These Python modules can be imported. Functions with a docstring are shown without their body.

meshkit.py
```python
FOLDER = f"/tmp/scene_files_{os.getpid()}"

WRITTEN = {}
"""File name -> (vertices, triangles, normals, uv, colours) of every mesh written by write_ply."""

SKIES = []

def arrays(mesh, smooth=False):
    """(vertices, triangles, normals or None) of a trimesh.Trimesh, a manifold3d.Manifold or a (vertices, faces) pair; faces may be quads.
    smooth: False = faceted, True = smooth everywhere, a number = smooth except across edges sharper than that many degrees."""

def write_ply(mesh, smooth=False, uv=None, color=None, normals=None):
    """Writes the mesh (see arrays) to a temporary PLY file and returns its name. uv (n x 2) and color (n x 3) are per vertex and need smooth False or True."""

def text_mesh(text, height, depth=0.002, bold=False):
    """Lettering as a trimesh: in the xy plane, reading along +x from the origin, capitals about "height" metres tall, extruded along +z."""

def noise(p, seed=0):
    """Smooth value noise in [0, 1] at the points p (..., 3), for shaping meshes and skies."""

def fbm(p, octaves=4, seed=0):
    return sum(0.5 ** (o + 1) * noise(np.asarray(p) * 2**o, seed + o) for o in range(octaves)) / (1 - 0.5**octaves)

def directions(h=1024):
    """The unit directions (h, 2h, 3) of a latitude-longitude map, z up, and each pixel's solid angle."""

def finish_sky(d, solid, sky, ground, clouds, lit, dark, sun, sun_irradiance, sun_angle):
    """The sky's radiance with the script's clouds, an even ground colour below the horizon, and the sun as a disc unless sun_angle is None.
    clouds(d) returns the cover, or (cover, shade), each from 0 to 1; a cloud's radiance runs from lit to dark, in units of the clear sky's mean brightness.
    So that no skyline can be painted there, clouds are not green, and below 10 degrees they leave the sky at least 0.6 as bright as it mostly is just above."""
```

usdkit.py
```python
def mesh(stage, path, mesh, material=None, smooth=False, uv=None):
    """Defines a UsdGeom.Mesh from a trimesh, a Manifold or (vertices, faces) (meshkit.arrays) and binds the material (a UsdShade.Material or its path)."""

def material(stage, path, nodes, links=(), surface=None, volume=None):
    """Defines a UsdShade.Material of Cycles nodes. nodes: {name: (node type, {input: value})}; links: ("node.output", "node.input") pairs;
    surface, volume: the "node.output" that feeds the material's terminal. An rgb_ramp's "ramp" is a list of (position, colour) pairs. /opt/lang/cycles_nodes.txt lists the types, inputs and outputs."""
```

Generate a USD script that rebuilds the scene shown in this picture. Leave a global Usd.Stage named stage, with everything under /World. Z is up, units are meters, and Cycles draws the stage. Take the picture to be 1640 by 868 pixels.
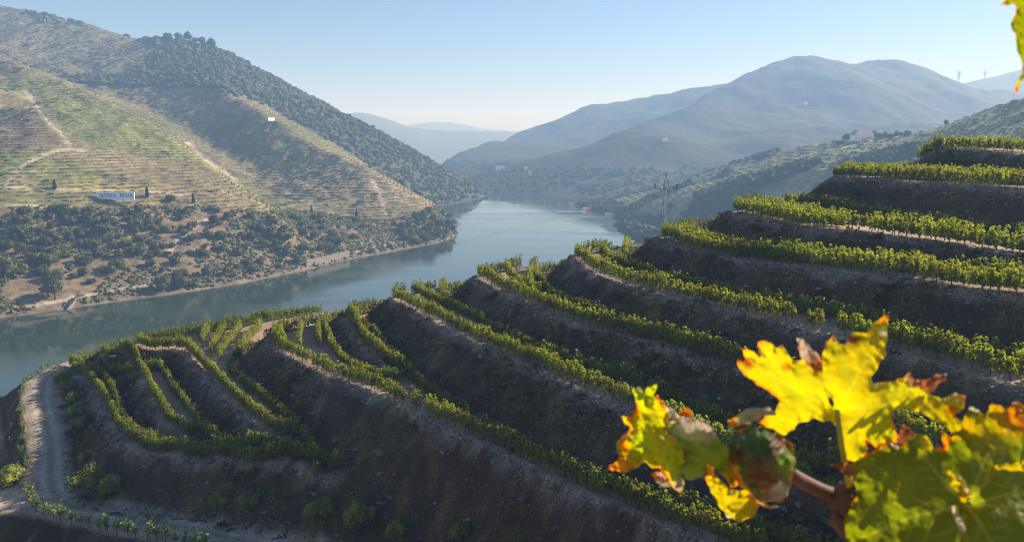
import math, random
import numpy as np
import trimesh
import usdkit, meshkit
from pxr import Usd, UsdGeom, UsdLux, UsdShade, Sdf, Gf, Vt
from scipy.spatial import Delaunay, cKDTree
from scipy.interpolate import LinearNDInterpolator, PchipInterpolator
from scipy.ndimage import gaussian_filter, distance_transform_edt, map_coordinates
import shapely
from shapely.geometry import Polygon, LineString

stage = Usd.Stage.CreateInMemory()
UsdGeom.SetStageUpAxis(stage, 'Z')
UsdGeom.SetStageMetersPerUnit(stage, 1.0)
stage.DefinePrim('/World', 'Xform')
stage.DefinePrim('/World/Looks', 'Scope')
rng = np.random.default_rng(7)

# ------------------------------------------------------------------ camera, sky, sun
CAM_Z = 100.0                       # metres above the river
PITCH = math.radians(10.04)         # looking slightly down
FPX, CX, CY = 1180.0, 820.0, 434.0  # lens, in pixels of the 1640 x 868 photograph
cam = UsdGeom.Camera.Define(stage, '/World/camera')
cam.CreateHorizontalApertureAttr(36.0)
cam.CreateVerticalApertureAttr(36.0 * 541 / 1024)
cam.CreateFocalLengthAttr(36.0 * FPX / 1640)
cam.CreateFStopAttr(16.0)
cam.CreateFocusDistanceAttr(60.0)
cam.CreateClippingRangeAttr(Gf.Vec2f(0.05, 60000))
cam.CreateExposureAttr(0.93)
cam.AddTranslateOp().Set(Gf.Vec3d(0, 0, CAM_Z))
cam.AddRotateXOp().Set(90 - math.degrees(PITCH))

SUN_AZ, SUN_EL = math.radians(62), math.radians(28)
SUN = np.array([math.sin(SUN_AZ) * math.cos(SUN_EL), math.cos(SUN_AZ) * math.cos(SUN_EL), math.sin(SUN_EL)])
dome = UsdLux.DomeLight.Define(stage, '/World/sky')
dome.GetPrim().SetCustomDataByKey('kind', 'structure')
skym = usdkit.material(stage, '/World/Looks/sky', {
    's': ('sky_texture', {'sky_type': 'single_scattering', 'sun_disc': False, 'sun_elevation': SUN_EL, 'sun_rotation': SUN_AZ, 'altitude': 100.0, 'air_density': 1.1, 'aerosol_density': 0.25, 'ozone_density': 3.0}),
    't': ('mix', {'mix_type': 'multiply', 'fac': 1.0, 'color2': (.78, .87, 1.10)}),
    'b': ('background_shader', {'strength': 0.062})}, [('s.color', 't.color1'), ('t.color', 'b.color')], surface='b.background')
UsdShade.MaterialBindingAPI.Apply(dome.GetPrim()).Bind(skym)
sun = UsdLux.DistantLight.Define(stage, '/World/sun')
sun.CreateNormalizeAttr(True)
sun.CreateIntensityAttr(1.25)
sun.CreateAngleAttr(0.5)
sun.CreateColorAttr(Gf.Vec3f(1.0, 0.95, 0.90))
sun.AddRotateXYZOp().Set(Gf.Vec3f(90 - math.degrees(SUN_EL), 0, 180 - math.degrees(SUN_AZ)))
HAZE_DENSITY = 0.00033

# ------------------------------------------------------------------ helpers
_used = {}
def numbered(parent, name):
    k = (parent, name); n = _used.get(k, -1) + 1; _used[k] = n
    return name if n == 0 else f'{name}_{n:03d}'
def tag(p, label=None, cat=None, group=None, kind=None):
    p = p.GetPrim() if hasattr(p, 'GetPrim') else p
    for k, v in (('label', label), ('category', cat), ('group', group), ('kind', kind)):
        if v: p.SetCustomDataByKey(k, v)
    return p
def M(name): return UsdShade.Material.Get(stage, '/World/Looks/' + name)
def put(name, mesh, mat, parent='/World', smooth=False, col=None, attrs=None):
    parent = str(parent.GetPath()) if hasattr(parent, 'GetPath') else parent
    path = f'{parent}/{numbered(parent, name)}'
    if isinstance(mesh, tuple):                            # drop unused vertices
        v, f = np.asarray(mesh[0]), np.asarray(mesh[1])
        used = np.unique(f)
        if len(used) < len(v):
            re = np.zeros(len(v), int); re[used] = np.arange(len(used))
            mesh = (v[used], re[f])
            if col is not None: col = np.asarray(col)[used]
            if attrs: attrs = {k: np.asarray(a)[used] for k, a in attrs.items()}
    m = usdkit.mesh(stage, path, mesh, M(mat), smooth)
    api = UsdGeom.PrimvarsAPI(m)
    if col is not None:
        api.CreatePrimvar('col', Sdf.ValueTypeNames.Color3fArray, 'vertex').Set(Vt.Vec3fArray.FromNumpy(np.asarray(col, np.float32)))
    for k, v in (attrs or {}).items():
        api.CreatePrimvar(k, Sdf.ValueTypeNames.FloatArray, 'vertex').Set(Vt.FloatArray.FromNumpy(np.asarray(v, np.float32)))
    return m.GetPrim()
def thing(name, label, cat, loc=(0, 0, 0), rotz=0.0, group=None, scale=None):
    x = UsdGeom.Xform.Define(stage, '/World/' + numbered('/World', name))
    x.AddTranslateOp().Set(Gf.Vec3d(*map(float, loc)))
    x.AddRotateZOp().Set(math.degrees(rotz))
    if scale is not None:
        x.AddScaleOp().Set(Gf.Vec3f(*([float(scale)] * 3 if np.ndim(scale) == 0 else map(float, scale))))
    return tag(x, label, cat, group)
def proto(name):
    p = stage.CreateClassPrim('/World/Looks/' + name) if False else stage.CreateClassPrim('/Prototypes_' + name)
    return p
def copy_of(pr, name, label, cat, loc, rotz=0.0, group=None, scale=None):
    o = thing(name, label, cat, loc, rotz, group, scale)
    o.GetReferences().AddInternalReference(pr.GetPath())
    o.SetInstanceable(True)
    return o
def xform_mesh(v, f, pos, rotz, scl):
    """many copies of one small mesh joined: pos (n,3), rotz (n,), scl (n,3)"""
    c, s = np.cos(rotz)[:, None], np.sin(rotz)[:, None]
    q = v[None] * scl[:, None, :]
    x = q[..., 0] * c - q[..., 1] * s; y = q[..., 0] * s + q[..., 1] * c
    V = np.stack([x, y, q[..., 2]], -1) + pos[:, None, :]
    F = f[None] + (np.arange(len(pos)) * len(v))[:, None, None]
    return V.reshape(-1, 3), F.reshape(-1, 3)
def join(parts):
    V, F, n = [], [], 0
    for p in parts:
        v, f = (p.vertices, p.faces) if hasattr(p, 'vertices') else p
        V.append(v); F.append(np.asarray(f) + n); n += len(v)
    return np.vstack(V), np.vstack(F)
def bar(a, b, r, sides=4):
    a, b = np.asarray(a, float), np.asarray(b, float)
    t = (b - a) / np.linalg.norm(b - a)
    u = np.cross(t, [0, 0, 1.0] if abs(t[2]) < .9 else [1.0, 0, 0]); u /= np.linalg.norm(u); w = np.cross(t, u)
    an = np.arange(sides) * 2 * np.pi / sides + np.pi / 4
    ring = (np.cos(an)[:, None] * u + np.sin(an)[:, None] * w) * r
    v = np.vstack([a + ring, b + ring, [a], [b]]); f = []
    for i in range(sides):
        j = (i + 1) % sides
        f += [[i, j, sides + j], [i, sides + j, sides + i], [2 * sides, j, i], [2 * sides + 1, sides + i, sides + j]]
    return v, np.array(f)
def tube(P, R, sides=7):
    P = np.asarray(P, float); R = np.broadcast_to(R, len(P))
    t = np.gradient(P, axis=0); t /= np.linalg.norm(t, axis=1, keepdims=True)
    ref = np.array([0.3, 0.2, 1.0]); u = np.cross(t, ref); u /= np.linalg.norm(u, axis=1, keepdims=True); w = np.cross(t, u)
    an = np.arange(sides) * 2 * np.pi / sides
    V = (P[:, None] + R[:, None, None] * (np.cos(an)[None, :, None] * u[:, None] + np.sin(an)[None, :, None] * w[:, None])).reshape(-1, 3)
    F = []
    for i in range(len(P) - 1):
        for j in range(sides):
            a, b = i * sides + j, i * sides + (j + 1) % sides
            F += [[a, b, b + sides], [a, b + sides, a + sides]]
    n = len(V); V = np.vstack([V, P[:1], P[-1:]])
    for j in range(sides):
        F += [[n, (j + 1) % sides, j], [n + 1, (len(P) - 1) * sides + j, (len(P) - 1) * sides + (j + 1) % sides]]
    return V, np.array(F)
def box(lo, hi):
    b = trimesh.creation.box(bounds=[lo, hi]); return np.array(b.vertices), np.array(b.faces)
def ray(px, py):
    a, b = (np.asarray(px, float) - CX) / FPX, (np.asarray(py, float) - CY) / FPX
    c, s = math.cos(PITCH), math.sin(PITCH)
    return np.stack([a, c - s * b + 0 * a, -s - c * b + 0 * a], -1)
def at_drop(px, py, drop):
    r = ray(px, py); t = -np.asarray(drop, float) / r[..., 2]
    return r * t[..., None] + [0, 0, CAM_Z]
def at_depth(px, py, d):
    r = ray(px, py); return r * (np.asarray(d, float) / r[..., 1])[..., None] + [0, 0, CAM_Z]
def project(P):
    q = np.asarray(P, float) - [0, 0, CAM_Z]
    c, s = math.cos(PITCH), math.sin(PITCH)
    f = q[..., 1] * c - q[..., 2] * s; u = q[..., 1] * s + q[..., 2] * c
    f = np.where(f > .01, f, .01)
    return CX + FPX * q[..., 0] / f, CY - FPX * u / f
def smooth_line(P, step):
    P = np.asarray(P, float)
    L = np.r_[0, np.cumsum(np.linalg.norm(np.diff(P[:, :2], axis=0), axis=1) + 1e-6)]
    s = np.linspace(0, L[-1], max(2, int(L[-1] / step) + 1))
    return np.stack([PchipInterpolator(L, P[:, k])(s) for k in range(P.shape[1])], 1)
def left_normal(P):
    t = np.gradient(P[:, :2], axis=0); t /= np.linalg.norm(t, axis=1, keepdims=True) + 1e-9
    n = np.stack([-t[:, 1], t[:, 0]], 1)
    k = np.ones(7) / 7
    n = np.stack([np.convolve(np.pad(n[:, i], 3, mode='edge'), k, 'valid') for i in (0, 1)], 1)
    return n / (np.linalg.norm(n, axis=1, keepdims=True) + 1e-9)
def grid_mesh(xs, ys, Z):
    nx, ny = len(xs), len(ys)
    X, Y = np.meshgrid(xs, ys)
    V = np.stack([X, Y, Z], -1).reshape(-1, 3)
    i = (np.arange(ny - 1)[:, None] * nx + np.arange(nx - 1)[None]).ravel()
    return V, np.vstack([np.stack([i, i + 1, i + nx + 1], 1), np.stack([i, i + nx + 1, i + nx], 1)])
def sampler(xs, ys, Z):
    def h(x, y):
        x, y = np.atleast_1d(np.asarray(x, float)), np.atleast_1d(np.asarray(y, float))
        return map_coordinates(Z, [np.interp(y, ys, np.arange(len(ys))), np.interp(x, xs, np.arange(len(xs)))], order=1, mode='nearest')
    return h
def in_poly(poly, x, y):
    return shapely.contains_xy(Polygon(poly), x, y)
def f3(x, y, s, seed=0, oct=4):
    return meshkit.fbm(np.stack([x / s, y / s, np.zeros_like(x)], -1), oct, seed)

# ------------------------------------------------------------------ materials
def simple(name, base, rough=.8, scale=5.0, var=.35, spec=.3, bump=0.0, detail=4.0, rnd=0.0, transl=0.0, second=None, third=None):
    base = np.array(base); sec = np.array(second) if second is not None else None
    lo, hi = base * (1 - var), base * (1 + var)
    ramp = [(0.3, lo), (0.5, base), (0.7, hi)] if sec is None else [(0.35, lo), (0.5, base), (0.68, sec)] + ([(0.74, sec), (0.82, np.array(third))] if third is not None else [])
    nodes = {'tc': ('texture_coordinate', {}), 'n': ('noise_texture', {'scale': scale, 'detail': detail, 'roughness': .6}),
             'r': ('rgb_ramp', {'ramp': ramp}), 'p': ('principled_bsdf', {'roughness': rough, 'specular_ior_level': spec})}
    links = [('tc.object', 'n.vector'), ('n.fac', 'r.fac')]
    out = 'r.color'
    if rnd:
        nodes |= {'oi': ('object_info', {}), 'mr': ('map_range', {'from_min': 0.0, 'from_max': 1.0, 'to_min': 1 - rnd, 'to_max': 1 + rnd}),
                  'mh': ('map_range', {'from_min': 0.0, 'from_max': 1.0, 'to_min': 0.5 - rnd * .05, 'to_max': 0.5 + rnd * .05}), 'h': ('hsv', {})}
        links += [('oi.random', 'mr.value'), ('mr.result', 'h.value'), ('oi.random', 'mh.value'), ('mh.result', 'h.hue'), (out, 'h.color')]
        out = 'h.color'
    links.append((out, 'p.base_color'))
    if bump:
        nodes['b'] = ('bump', {'strength': .6, 'distance': bump}); links += [('n.fac', 'b.height'), ('b.normal', 'p.normal')]
    surf = 'p.BSDF'
    if transl:
        nodes |= {'t': ('translucent_bsdf', {}), 'mx': ('mix_closure', {'fac': transl}), 'tt': ('mix', {'mix_type': 'multiply', 'fac': 1.0, 'color2': (1.25, 1.25, .55)})}
        links += [(out, 'tt.color1'), ('tt.color', 't.color'), ('p.BSDF', 'mx.closure1'), ('t.BSDF', 'mx.closure2')]
        surf = 'mx.closure'
    usdkit.material(stage, '/World/Looks/' + name, nodes, links, surface=surf)
def land(name, s1, s2, v1=.5, v2=.35, bump=.3, rough=.95):
    """ground whose land cover is read from the mesh, broken up with noise at two sizes"""
    usdkit.material(stage, '/World/Looks/' + name, {
        'g': ('geometry', {}), 'a': ('attribute', {'attribute': 'col'}),
        'n1': ('noise_texture', {'scale': s1, 'detail': 6.0, 'roughness': .65}), 'n2': ('noise_texture', {'scale': s2, 'detail': 3.0, 'roughness': .6}),
        'm1': ('map_range', {'from_min': .3, 'from_max': .7, 'to_min': 1 - v1, 'to_max': 1 + v1}), 'm2': ('map_range', {'from_min': .3, 'from_max': .7, 'to_min': 1 - v2, 'to_max': 1 + v2}),
        'mm': ('math', {'math_type': 'multiply'}), 'vm': ('vector_math', {'vector_math_type': 'scale'}), 'h': ('hsv', {}),
        'b': ('bump', {'strength': .8, 'distance': bump}), 'p': ('principled_bsdf', {'roughness': rough, 'specular_ior_level': .12})},
        [('g.position', 'n1.vector'), ('g.position', 'n2.vector'), ('n1.fac', 'm1.value'), ('n2.fac', 'm2.value'), ('m1.result', 'mm.value1'), ('m2.result', 'mm.value2'),
         ('a.color', 'h.color'), ('mm.value', 'h.value'), ('h.color', 'p.base_color'), ('n2.fac', 'b.height'), ('b.normal', 'p.normal')], surface='p.BSDF')
land('vineyard_soil', .35, 4.5, .25, .5, .06)
land('hill_cover', .012, .16, .25, .45, 1.2)
land('mountain_cover', .004, .03, .2, .25, 4.0)
simple('vine_leaf', (.22, .25, .03), .5, 2.2, .4, .25, rnd=.25, transl=.55, second=(.40, .36, .045), third=(.42, .20, .03))
simple('vine_wood', (.09, .06, .045), .9, 8)
simple('young_leaf', (.24, .30, .09), .5, 3, .3, .35, transl=.4)
simple('post_wood', (.17, .14, .11), .9, 6)
simple('shrub_leaf', (.125, .130, .036), .8, .5, .45, .15, rnd=.35, transl=.2, second=(.17, .17, .06))
simple('bush_leaf', (.25, .26, .045), .7, 1.2, .4, .2, rnd=.15, transl=.25)
simple('bright_tree_leaf', (.13, .14, .04), .7, .5, .4, .2, rnd=.1, transl=.2)
simple('cypress_leaf', (.022, .032, .016), .8, .8, .4, .1)
simple('wood_leaf', (.085, .097, .032), .85, .06, .4, .1, transl=.1)
simple('row_leaf', (.15, .145, .05), .8, .04, .45, .1, transl=.3, second=(.19, .175, .06))
simple('trunk_bark', (.10, .08, .06), .9, 2)
simple('slate_stone', (.24, .20, .17), .8, .7, .5, .3)
simple('dry_grass', (.30, .22, .12), .9, .6, .4, .1, transl=.2)
simple('weed_leaf', (.10, .085, .035), .9, .25, .6, .1, transl=.15, second=(.22, .16, .08))
simple('bank_rock', (.13, .10, .078), .85, .5, .6, .25)
simple('white_paint', (.80, .80, .79), .7, .6, .06, .3)
simple('black_paint', (.035, .045, .08), .6, 2, .1)
simple('roof_tile', (.36, .15, .09), .8, .8, .25)
simple('steel', (.22, .22, .23), .5, 1, .12, .5)
simple('galvanised_steel', (.55, .55, .54), .5, 1, .12, .5)
simple('dark_steel', (.05, .05, .06), .5, 1, .12, .5)
simple('masonry', (.22, .19, .155), .9, .6, .3, bump=.05)
simple('dark_stone', (.13, .11, .09), .9, .6, .3, bump=.05)
simple('window_glass', (.03, .04, .05), .1, 1, .1, .6)
simple('pontoon_deck', (.55, .52, .47), .8, .5, .15)

# ------------------------------------------------------------------ the terraced vineyard hill
# each terrace edge: (px, py, drop below the eye, drop of the ground at the foot of its bank) from right to the nose, then round behind
S40 = 0.86
T = {}
T[1] = [(1640, 247, 1.9, 5.7), (1570, 242, 1.56, 5.7), (1515, 240.5, 1.47, 5.7), (1492, 243, 1.70, 5.75)]
T[2] = [(1640, 303, 5.7, 11.1), (1540, 297, 5.7, 10.8), (1440, 290, 5.7, 10.5), (1350, 285, 5.7, 10.2), (1326, 288, 6.05, 10.2)]
T[3] = [(1640, 410, 11.2, 13.2), (1507, 391, 10.9, 13.5), (1390, 376, 10.6, 13.7), (1273, 363, 10.3, 13.9), (1190, 345, 10.2, 14), (1166, 340, 10.25, 14)]
T[4] = [(1640, 477, 13.2, 17.8), (1546, 465, 13.4, 17.8), (1429, 447, 13.7, 17.8), (1312, 434, 13.9, 17.8), (1195, 416, 14, 17.8), (1098, 398, 14, 17.8), (1066, 386, 14, 17.8), (1050, 381, 14, 17.8)]
T[5] = [(1640, 621, 17.8, 21.5), (1507, 582, 17.8, 21.5), (1425, 557, 17.8, 21.5), (1312, 532, 17.8, 21.5), (1234, 515, 17.8, 21.5), (1156, 496, 17.8, 21.5), (1078, 477, 17.8, 21.5), (985, 451, 17.8, 21.5), (941, 434, 17.8, 21.5), (923, 420, 17.8, 21.5), (912, 412, 17.8, 21.5)]
T[6] = [(1500, 730, 21.5, 25), (1300, 640, 21.5, 25), (1172, 592, 21.5, 25), (1100, 567, 21.5, 25), (1003, 540, 21.5, 25), (941, 524, 21.5, 25), (882, 503, 21.5, 25), (833, 482, 21.5, 25), (795, 464, 21.5, 25), (771, 452, 21.5, 25), (757, 445, 21.5, 25)]
T[7] = [(1200, 750, 25.6, 28.8), (1100, 704, 25.2, 29.4), (1003, 656, 25, 30), (934, 630, 25, 30.2), (882, 606, 25, 30.2), (833, 582, 25, 30.2), (778, 559, 25, 30.2), (726, 533, 25, 30.1), (674, 505, 25, 29.4), (640, 488, 25, 29), (622, 478, 25, 28.6)]
T[7.5] = [(648, 607, 29.9, 30), (614, 584, 28.8, 30), (592, 564, 28.2, 30), (573, 544, 28, 30), (558, 518, 28, 30), (551, 502, 28, 30)]
T[8] = [(1120, 868, 28.6, 39), (1050, 840, 29.1, 39), (940, 795, 29.7, 40), (850, 747, 30, 41), (760, 706, 30, 41), (678, 668, 30, 40.5), (640, 649, 30, 39), (599, 632, 30, 36.2), (566, 619, 30, 35.0), (528, 606, 30, 34.3), (477, 583, 30, 33.9), (440, 562, 30, 33.8), (427, 548, 30, 33.8), (434, 534, 30, 34)]
T[9] = [(470, 713, 36.0, 36.6), (434, 702, 35.2, 36.4), (404, 681, 34.5, 36.3), (375, 655, 34.0, 36.2), (344, 621, 33.7, 36.1), (325, 602, 33.6, 36.0), (303, 577, 33.7, 36.0), (279, 562, 33.8, 36.1), (242, 563, 34, 36.6), (216, 557, 34, 36.6), (212, 550, 34, 36.8), (273, 541, 34, 38), (336, 531, 34, 39)]
T[10] = [(300, 706, 37.6, 38.0), (262, 685, 37.0, 38.3), (248, 662, 36.4, 38.3), (229, 628, 36.2, 38.3), (217, 601, 36.2, 38.3), (200, 582, 36.3, 38.4), (182, 574, 36.4, 38.4), (160, 573, 36.5, 38.6), (157, 567, 36.6, 38.8)]
T[11] = [(540, 768, 36.6, 39.5), (517, 761, 36.7, 41), (463, 747, 37.1, 41.3), (441, 742, 37.3, 41.6), (377, 741, 37.7, 42.2), (345, 740, 37.9, 42.5), (275, 732, 38.3, 43), (228, 727, 38.5, 43.4), (205, 715, 38.6, 43.4), (185, 700, 38.6, 43), (160, 653, 38.7, 42), (136, 620, 38.75, 41), (112, 593, 38.8, 40), (98, 584, 39.0, 39.4)]
EXT1 = np.array([(76, 50), (72, 8), (40, -14), (0, -3), (-25, -2)], float)
EXT8 = np.array([(20, 44), (22, 38), (16, 31), (4, 27), (-18, 30)], float)
BACK = np.array([(3, 4), (12, 12), (35, 26), (80, 50), (130, 70)], float)
EDGE, FOOT, SPAN = {}, {}, {}
bl = []                                                    # break line points x, y, drop
for k, pts in T.items():
    a = np.array(pts, float)
    P = at_drop(a[:, 0], a[:, 1], a[:, 2])
    rows = np.column_stack([P[:, :2], a[:, 2], a[:, 3]])
    if k in (1, 2, 3, 4, 5, 6, 7, 8):
        s = (a[0, 2] - 1.6) / 28.4
        e = (EXT1 * (1 - s) + EXT8 * s)[::-1]
        if k == 8: e = e[:-1]
        rows = np.vstack([np.column_stack([e, np.full(len(e), a[0, 2]), np.full(len(e), a[0, 3])]), rows])
        first = len(e)
    else:
        first = 0
    if k != 11:
        b = rows[-1, :2] + (BACK if k != 9 else BACK[1:])
        if k == 7.5: b = b[:3]
        n0 = len(rows)
        lowb = np.full(len(b), rows[-1, 3])
        rows = np.vstack([rows, np.column_stack([b, np.full(len(b), rows[-1, 2]), lowb])])
    P = smooth_line(rows, .5)
    nrm = left_normal(P)
    run = np.maximum(P[:, 3] - P[:, 2], 0) / S40
    F = np.column_stack([P[:, :2] + nrm * run[:, None], P[:, 3]])
    EDGE[k], FOOT[k] = P, np.column_stack([F, nrm])
    # where the traced (front) stretch starts and ends
    d0 = np.linalg.norm(P[:, :2] - rows[first, :2], axis=1).argmin()
    nose = at_drop(a[-1, 0], a[-1, 1], a[-1, 2])[:2]
    d1 = np.linalg.norm(P[:, :2] - nose, axis=1).argmin()
    SPAN[k] = (d0, d1)
    bl.append(P[:, :3])
    bl.append((k, F))
# feet are kept only where they do not reach past the next edge below
pts = [b for b in bl if not isinstance(b, tuple)]
allE = np.vstack(pts); tree_e = cKDTree(allE[:, :2])
keep = []
for b in bl:
    if isinstance(b, tuple):
        k, F = b
        d, i = tree_e.query(F[:, :2])
        same = np.abs(allE[i, 2] - F[:, 2]) < .6
        ok = (d > .7) | (same & (d > .25))
        keep.append(F[ok])
# road, and the ground about it (px, py, drop)
ROAD = [(164, 572, 38.6), (130, 577, 38.9), (98, 588, 39.3), (76, 604, 39.7), (66, 630, 40.2), (70, 665, 40.9), (78, 700, 41.6), (82, 735, 42.3), (82, 770, 43.0), (100, 804, 43.7), (170, 822, 43.9), (240, 838, 43.5), (340, 856, 42.8), (440, 876, 42.0), (560, 905, 41.3), (700, 940, 40.8)]
ra = np.array(ROAD, float)
RP = at_drop(ra[:, 0], ra[:, 1], ra[:, 2])
RL = smooth_line(np.column_stack([RP[:, :2], ra[:, 2]]), .5)
rn = left_normal(RL)                                       # moving from the nose to the right: left normal points into the hill
for off in (-1.75, 0, 1.75):
    Q = np.column_stack([RL[:, :2] + rn * off, RL[:, 2]])
    d, i = tree_e.query(Q[:, :2])
    keep.append(Q[d > .8])
# spur road to the left edge, and the small slopes on the left
def dropline(P): 
    a = np.array(P, float); w = at_drop(a[:, 0], a[:, 1], a[:, 2]); return smooth_line(np.column_stack([w[:, :2], a[:, 2]]), .8)
keep.append(dropline([(60, 800, 43.8), (20, 796, 44.0), (-60, 796, 44.5)]))
keep.append(dropline([(60, 826, 43.9), (0, 826, 44.2), (-80, 826, 44.7)]))
LOW = np.column_stack([RL[:, :2] - rn * 3.2, RL[:, 2] + .25])
keep.append(LOW[::2])
L2 = np.column_stack([RL[:, :2] - rn * 9.5, RL[:, 2] + 4.6])
keep.append(L2[(np.arange(len(L2)) > 20)][::2])
keep.append(dropline([(0, 640, 43.6), (8, 690, 44.1), (20, 740, 44.2), (10, 775, 44.1)]))
L3 = np.column_stack([RL[:, :2] - rn * 45, RL[:, 2] + 28])
keep.append(L3[(np.arange(len(L3)) > 30) & (np.arange(len(L3)) < 110)][::4])
# crest to the right and the photographer's own slope
T1 = EDGE[1]
up = T1[(T1[:, 1] > 20)]
keep.append(np.column_stack([up[:, :2] + [9, 1], up[:, 2] - .3])[::2])
keep.append(np.column_stack([up[:, :2] + [70, 8], up[:, 2] - 2])[::4])
keep.append(np.array([(0, 0, 1.75), (-2, -2, 1.7), (2, -2, 1.7), (-20, -10, 2), (20, -14, 0), (60, -20, 0), (140, -20, -4), (150, 40, -2), (-25, -20, 2), (0, -25, 1),
                      (-18, 60, 42), (-8, 62, 41.4), (2, 56, 40.5), (10, 50, 38), (-30, 50, 46), (-40, 20, 40), (-60, 70, 55), (-50, 40, 52), (-80, 40, 75), (-90, 80, 70)], float))
bpts = np.vstack(pts + keep)
_, ui = np.unique(np.round(bpts[:, :2] / .12).astype(int), axis=0, return_index=True)
bpts = bpts[ui]
interp = LinearNDInterpolator(bpts[:, :2], CAM_Z - bpts[:, 2])
# outline of what is traced; beyond it the hill falls to the river
back11 = np.vstack([EDGE[10][SPAN[10][1]:, :2]])
outline = np.vstack([(RL[:, :2] - rn * 9)[::-1][:-20], (RL[:, :2] - rn * 4)[:20][::-1], FOOT[10][SPAN[10][1]:, :2], [(150, 160), (150, -20), (-25, -25), (-40, 20)]])
outline_poly = Polygon(outline).buffer(0).buffer(2)

def near_height(xs, ys, fine):
    X, Y = np.meshgrid(xs, ys)
    Z = interp(X, Y)
    inside = shapely.contains_xy(outline_poly, X, Y) & np.isfinite(Z)
    step = xs[1] - xs[0]
    dist, (iy, ix) = distance_transform_edt(~inside, return_indices=True)
    dist = dist * step
    Zn = np.where(np.isfinite(Z), Z, 0)[iy, ix]
    Zo = Zn - dist * .56 - 5 * (1 - np.exp(-dist / 6)) + (f3(X, Y, 14, 5) - .5) * np.minimum(dist, 8) * .8
    Zall = np.where(inside, Z, np.maximum(Zo, -6))
    return X, Y, Zall, inside
cx0, cy0 = np.arange(-330, 230, 2.5), np.arange(-40, 420, 2.5)
_, _, ZC, _ = near_height(cx0, cy0, False)
hC = sampler(cx0, cy0, ZC)
fx, fy = np.arange(-128, 96, .42), np.arange(24, 182, .42)
X, Y = np.meshgrid(fx, fy)
Z = interp(X, Y)
inside = shapely.contains_xy(outline_poly, X, Y) & np.isfinite(Z)
ZCf = hC(X, Y)
Z = np.where(inside, np.where(np.isfinite(Z), Z, 0), ZCf)
Zs = gaussian_filter(Z, .6)
gy, gx = np.gradient(Zs, .42)
slope = np.hypot(gx, gy)
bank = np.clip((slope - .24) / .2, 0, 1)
rough = (f3(X, Y, 2.4, 1, 4) - .5) * 1.1 + (f3(X, Y, .8, 2, 2) - .5) * .35
Zf = Zs + rough * (.08 + .85 * bank) + (f3(X, Y, 9, 3, 3) - .5) * .5
hF = sampler(fx, fy, Zf)
def ground(x, y):
    shp = np.shape(x); x, y = np.atleast_1d(np.asarray(x, float)), np.atleast_1d(np.asarray(y, float))
    inner = (x > fx[0] + 1) & (x < fx[-1] - 1) & (y > fy[0] + 1) & (y < fy[-1] - 1)
    q = np.where(inner, hF(x, y), hC(x, y)); return q if shp else float(q[0])
dr, _ = cKDTree(RL[:, :2]).query(np.column_stack([X.ravel(), Y.ravel()])); dr = dr.reshape(X.shape)
spur_rd = dropline([(80, 806, 43.8), (20, 803, 44.1), (-60, 803, 44.6)])
d2, _ = cKDTree(spur_rd[:, :2]).query(np.column_stack([X.ravel(), Y.ravel()])); dr = np.minimum(dr, d2.reshape(X.shape) * 1.1)
road = np.clip(1 - (dr - 1.9 - .8 * (f3(X, Y, 3, 9) - .5)) / .5, 0, 1)
tracks = np.exp(-((dr - .85) / .28) ** 2) * road
de, ie = tree_e.query(np.column_stack([X.ravel(), Y.ravel()])); de = de.reshape(X.shape)
n1 = f3(X, Y, 6, 11)[..., None]; n2 = f3(X, Y, 1.6, 12)[..., None]
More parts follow.
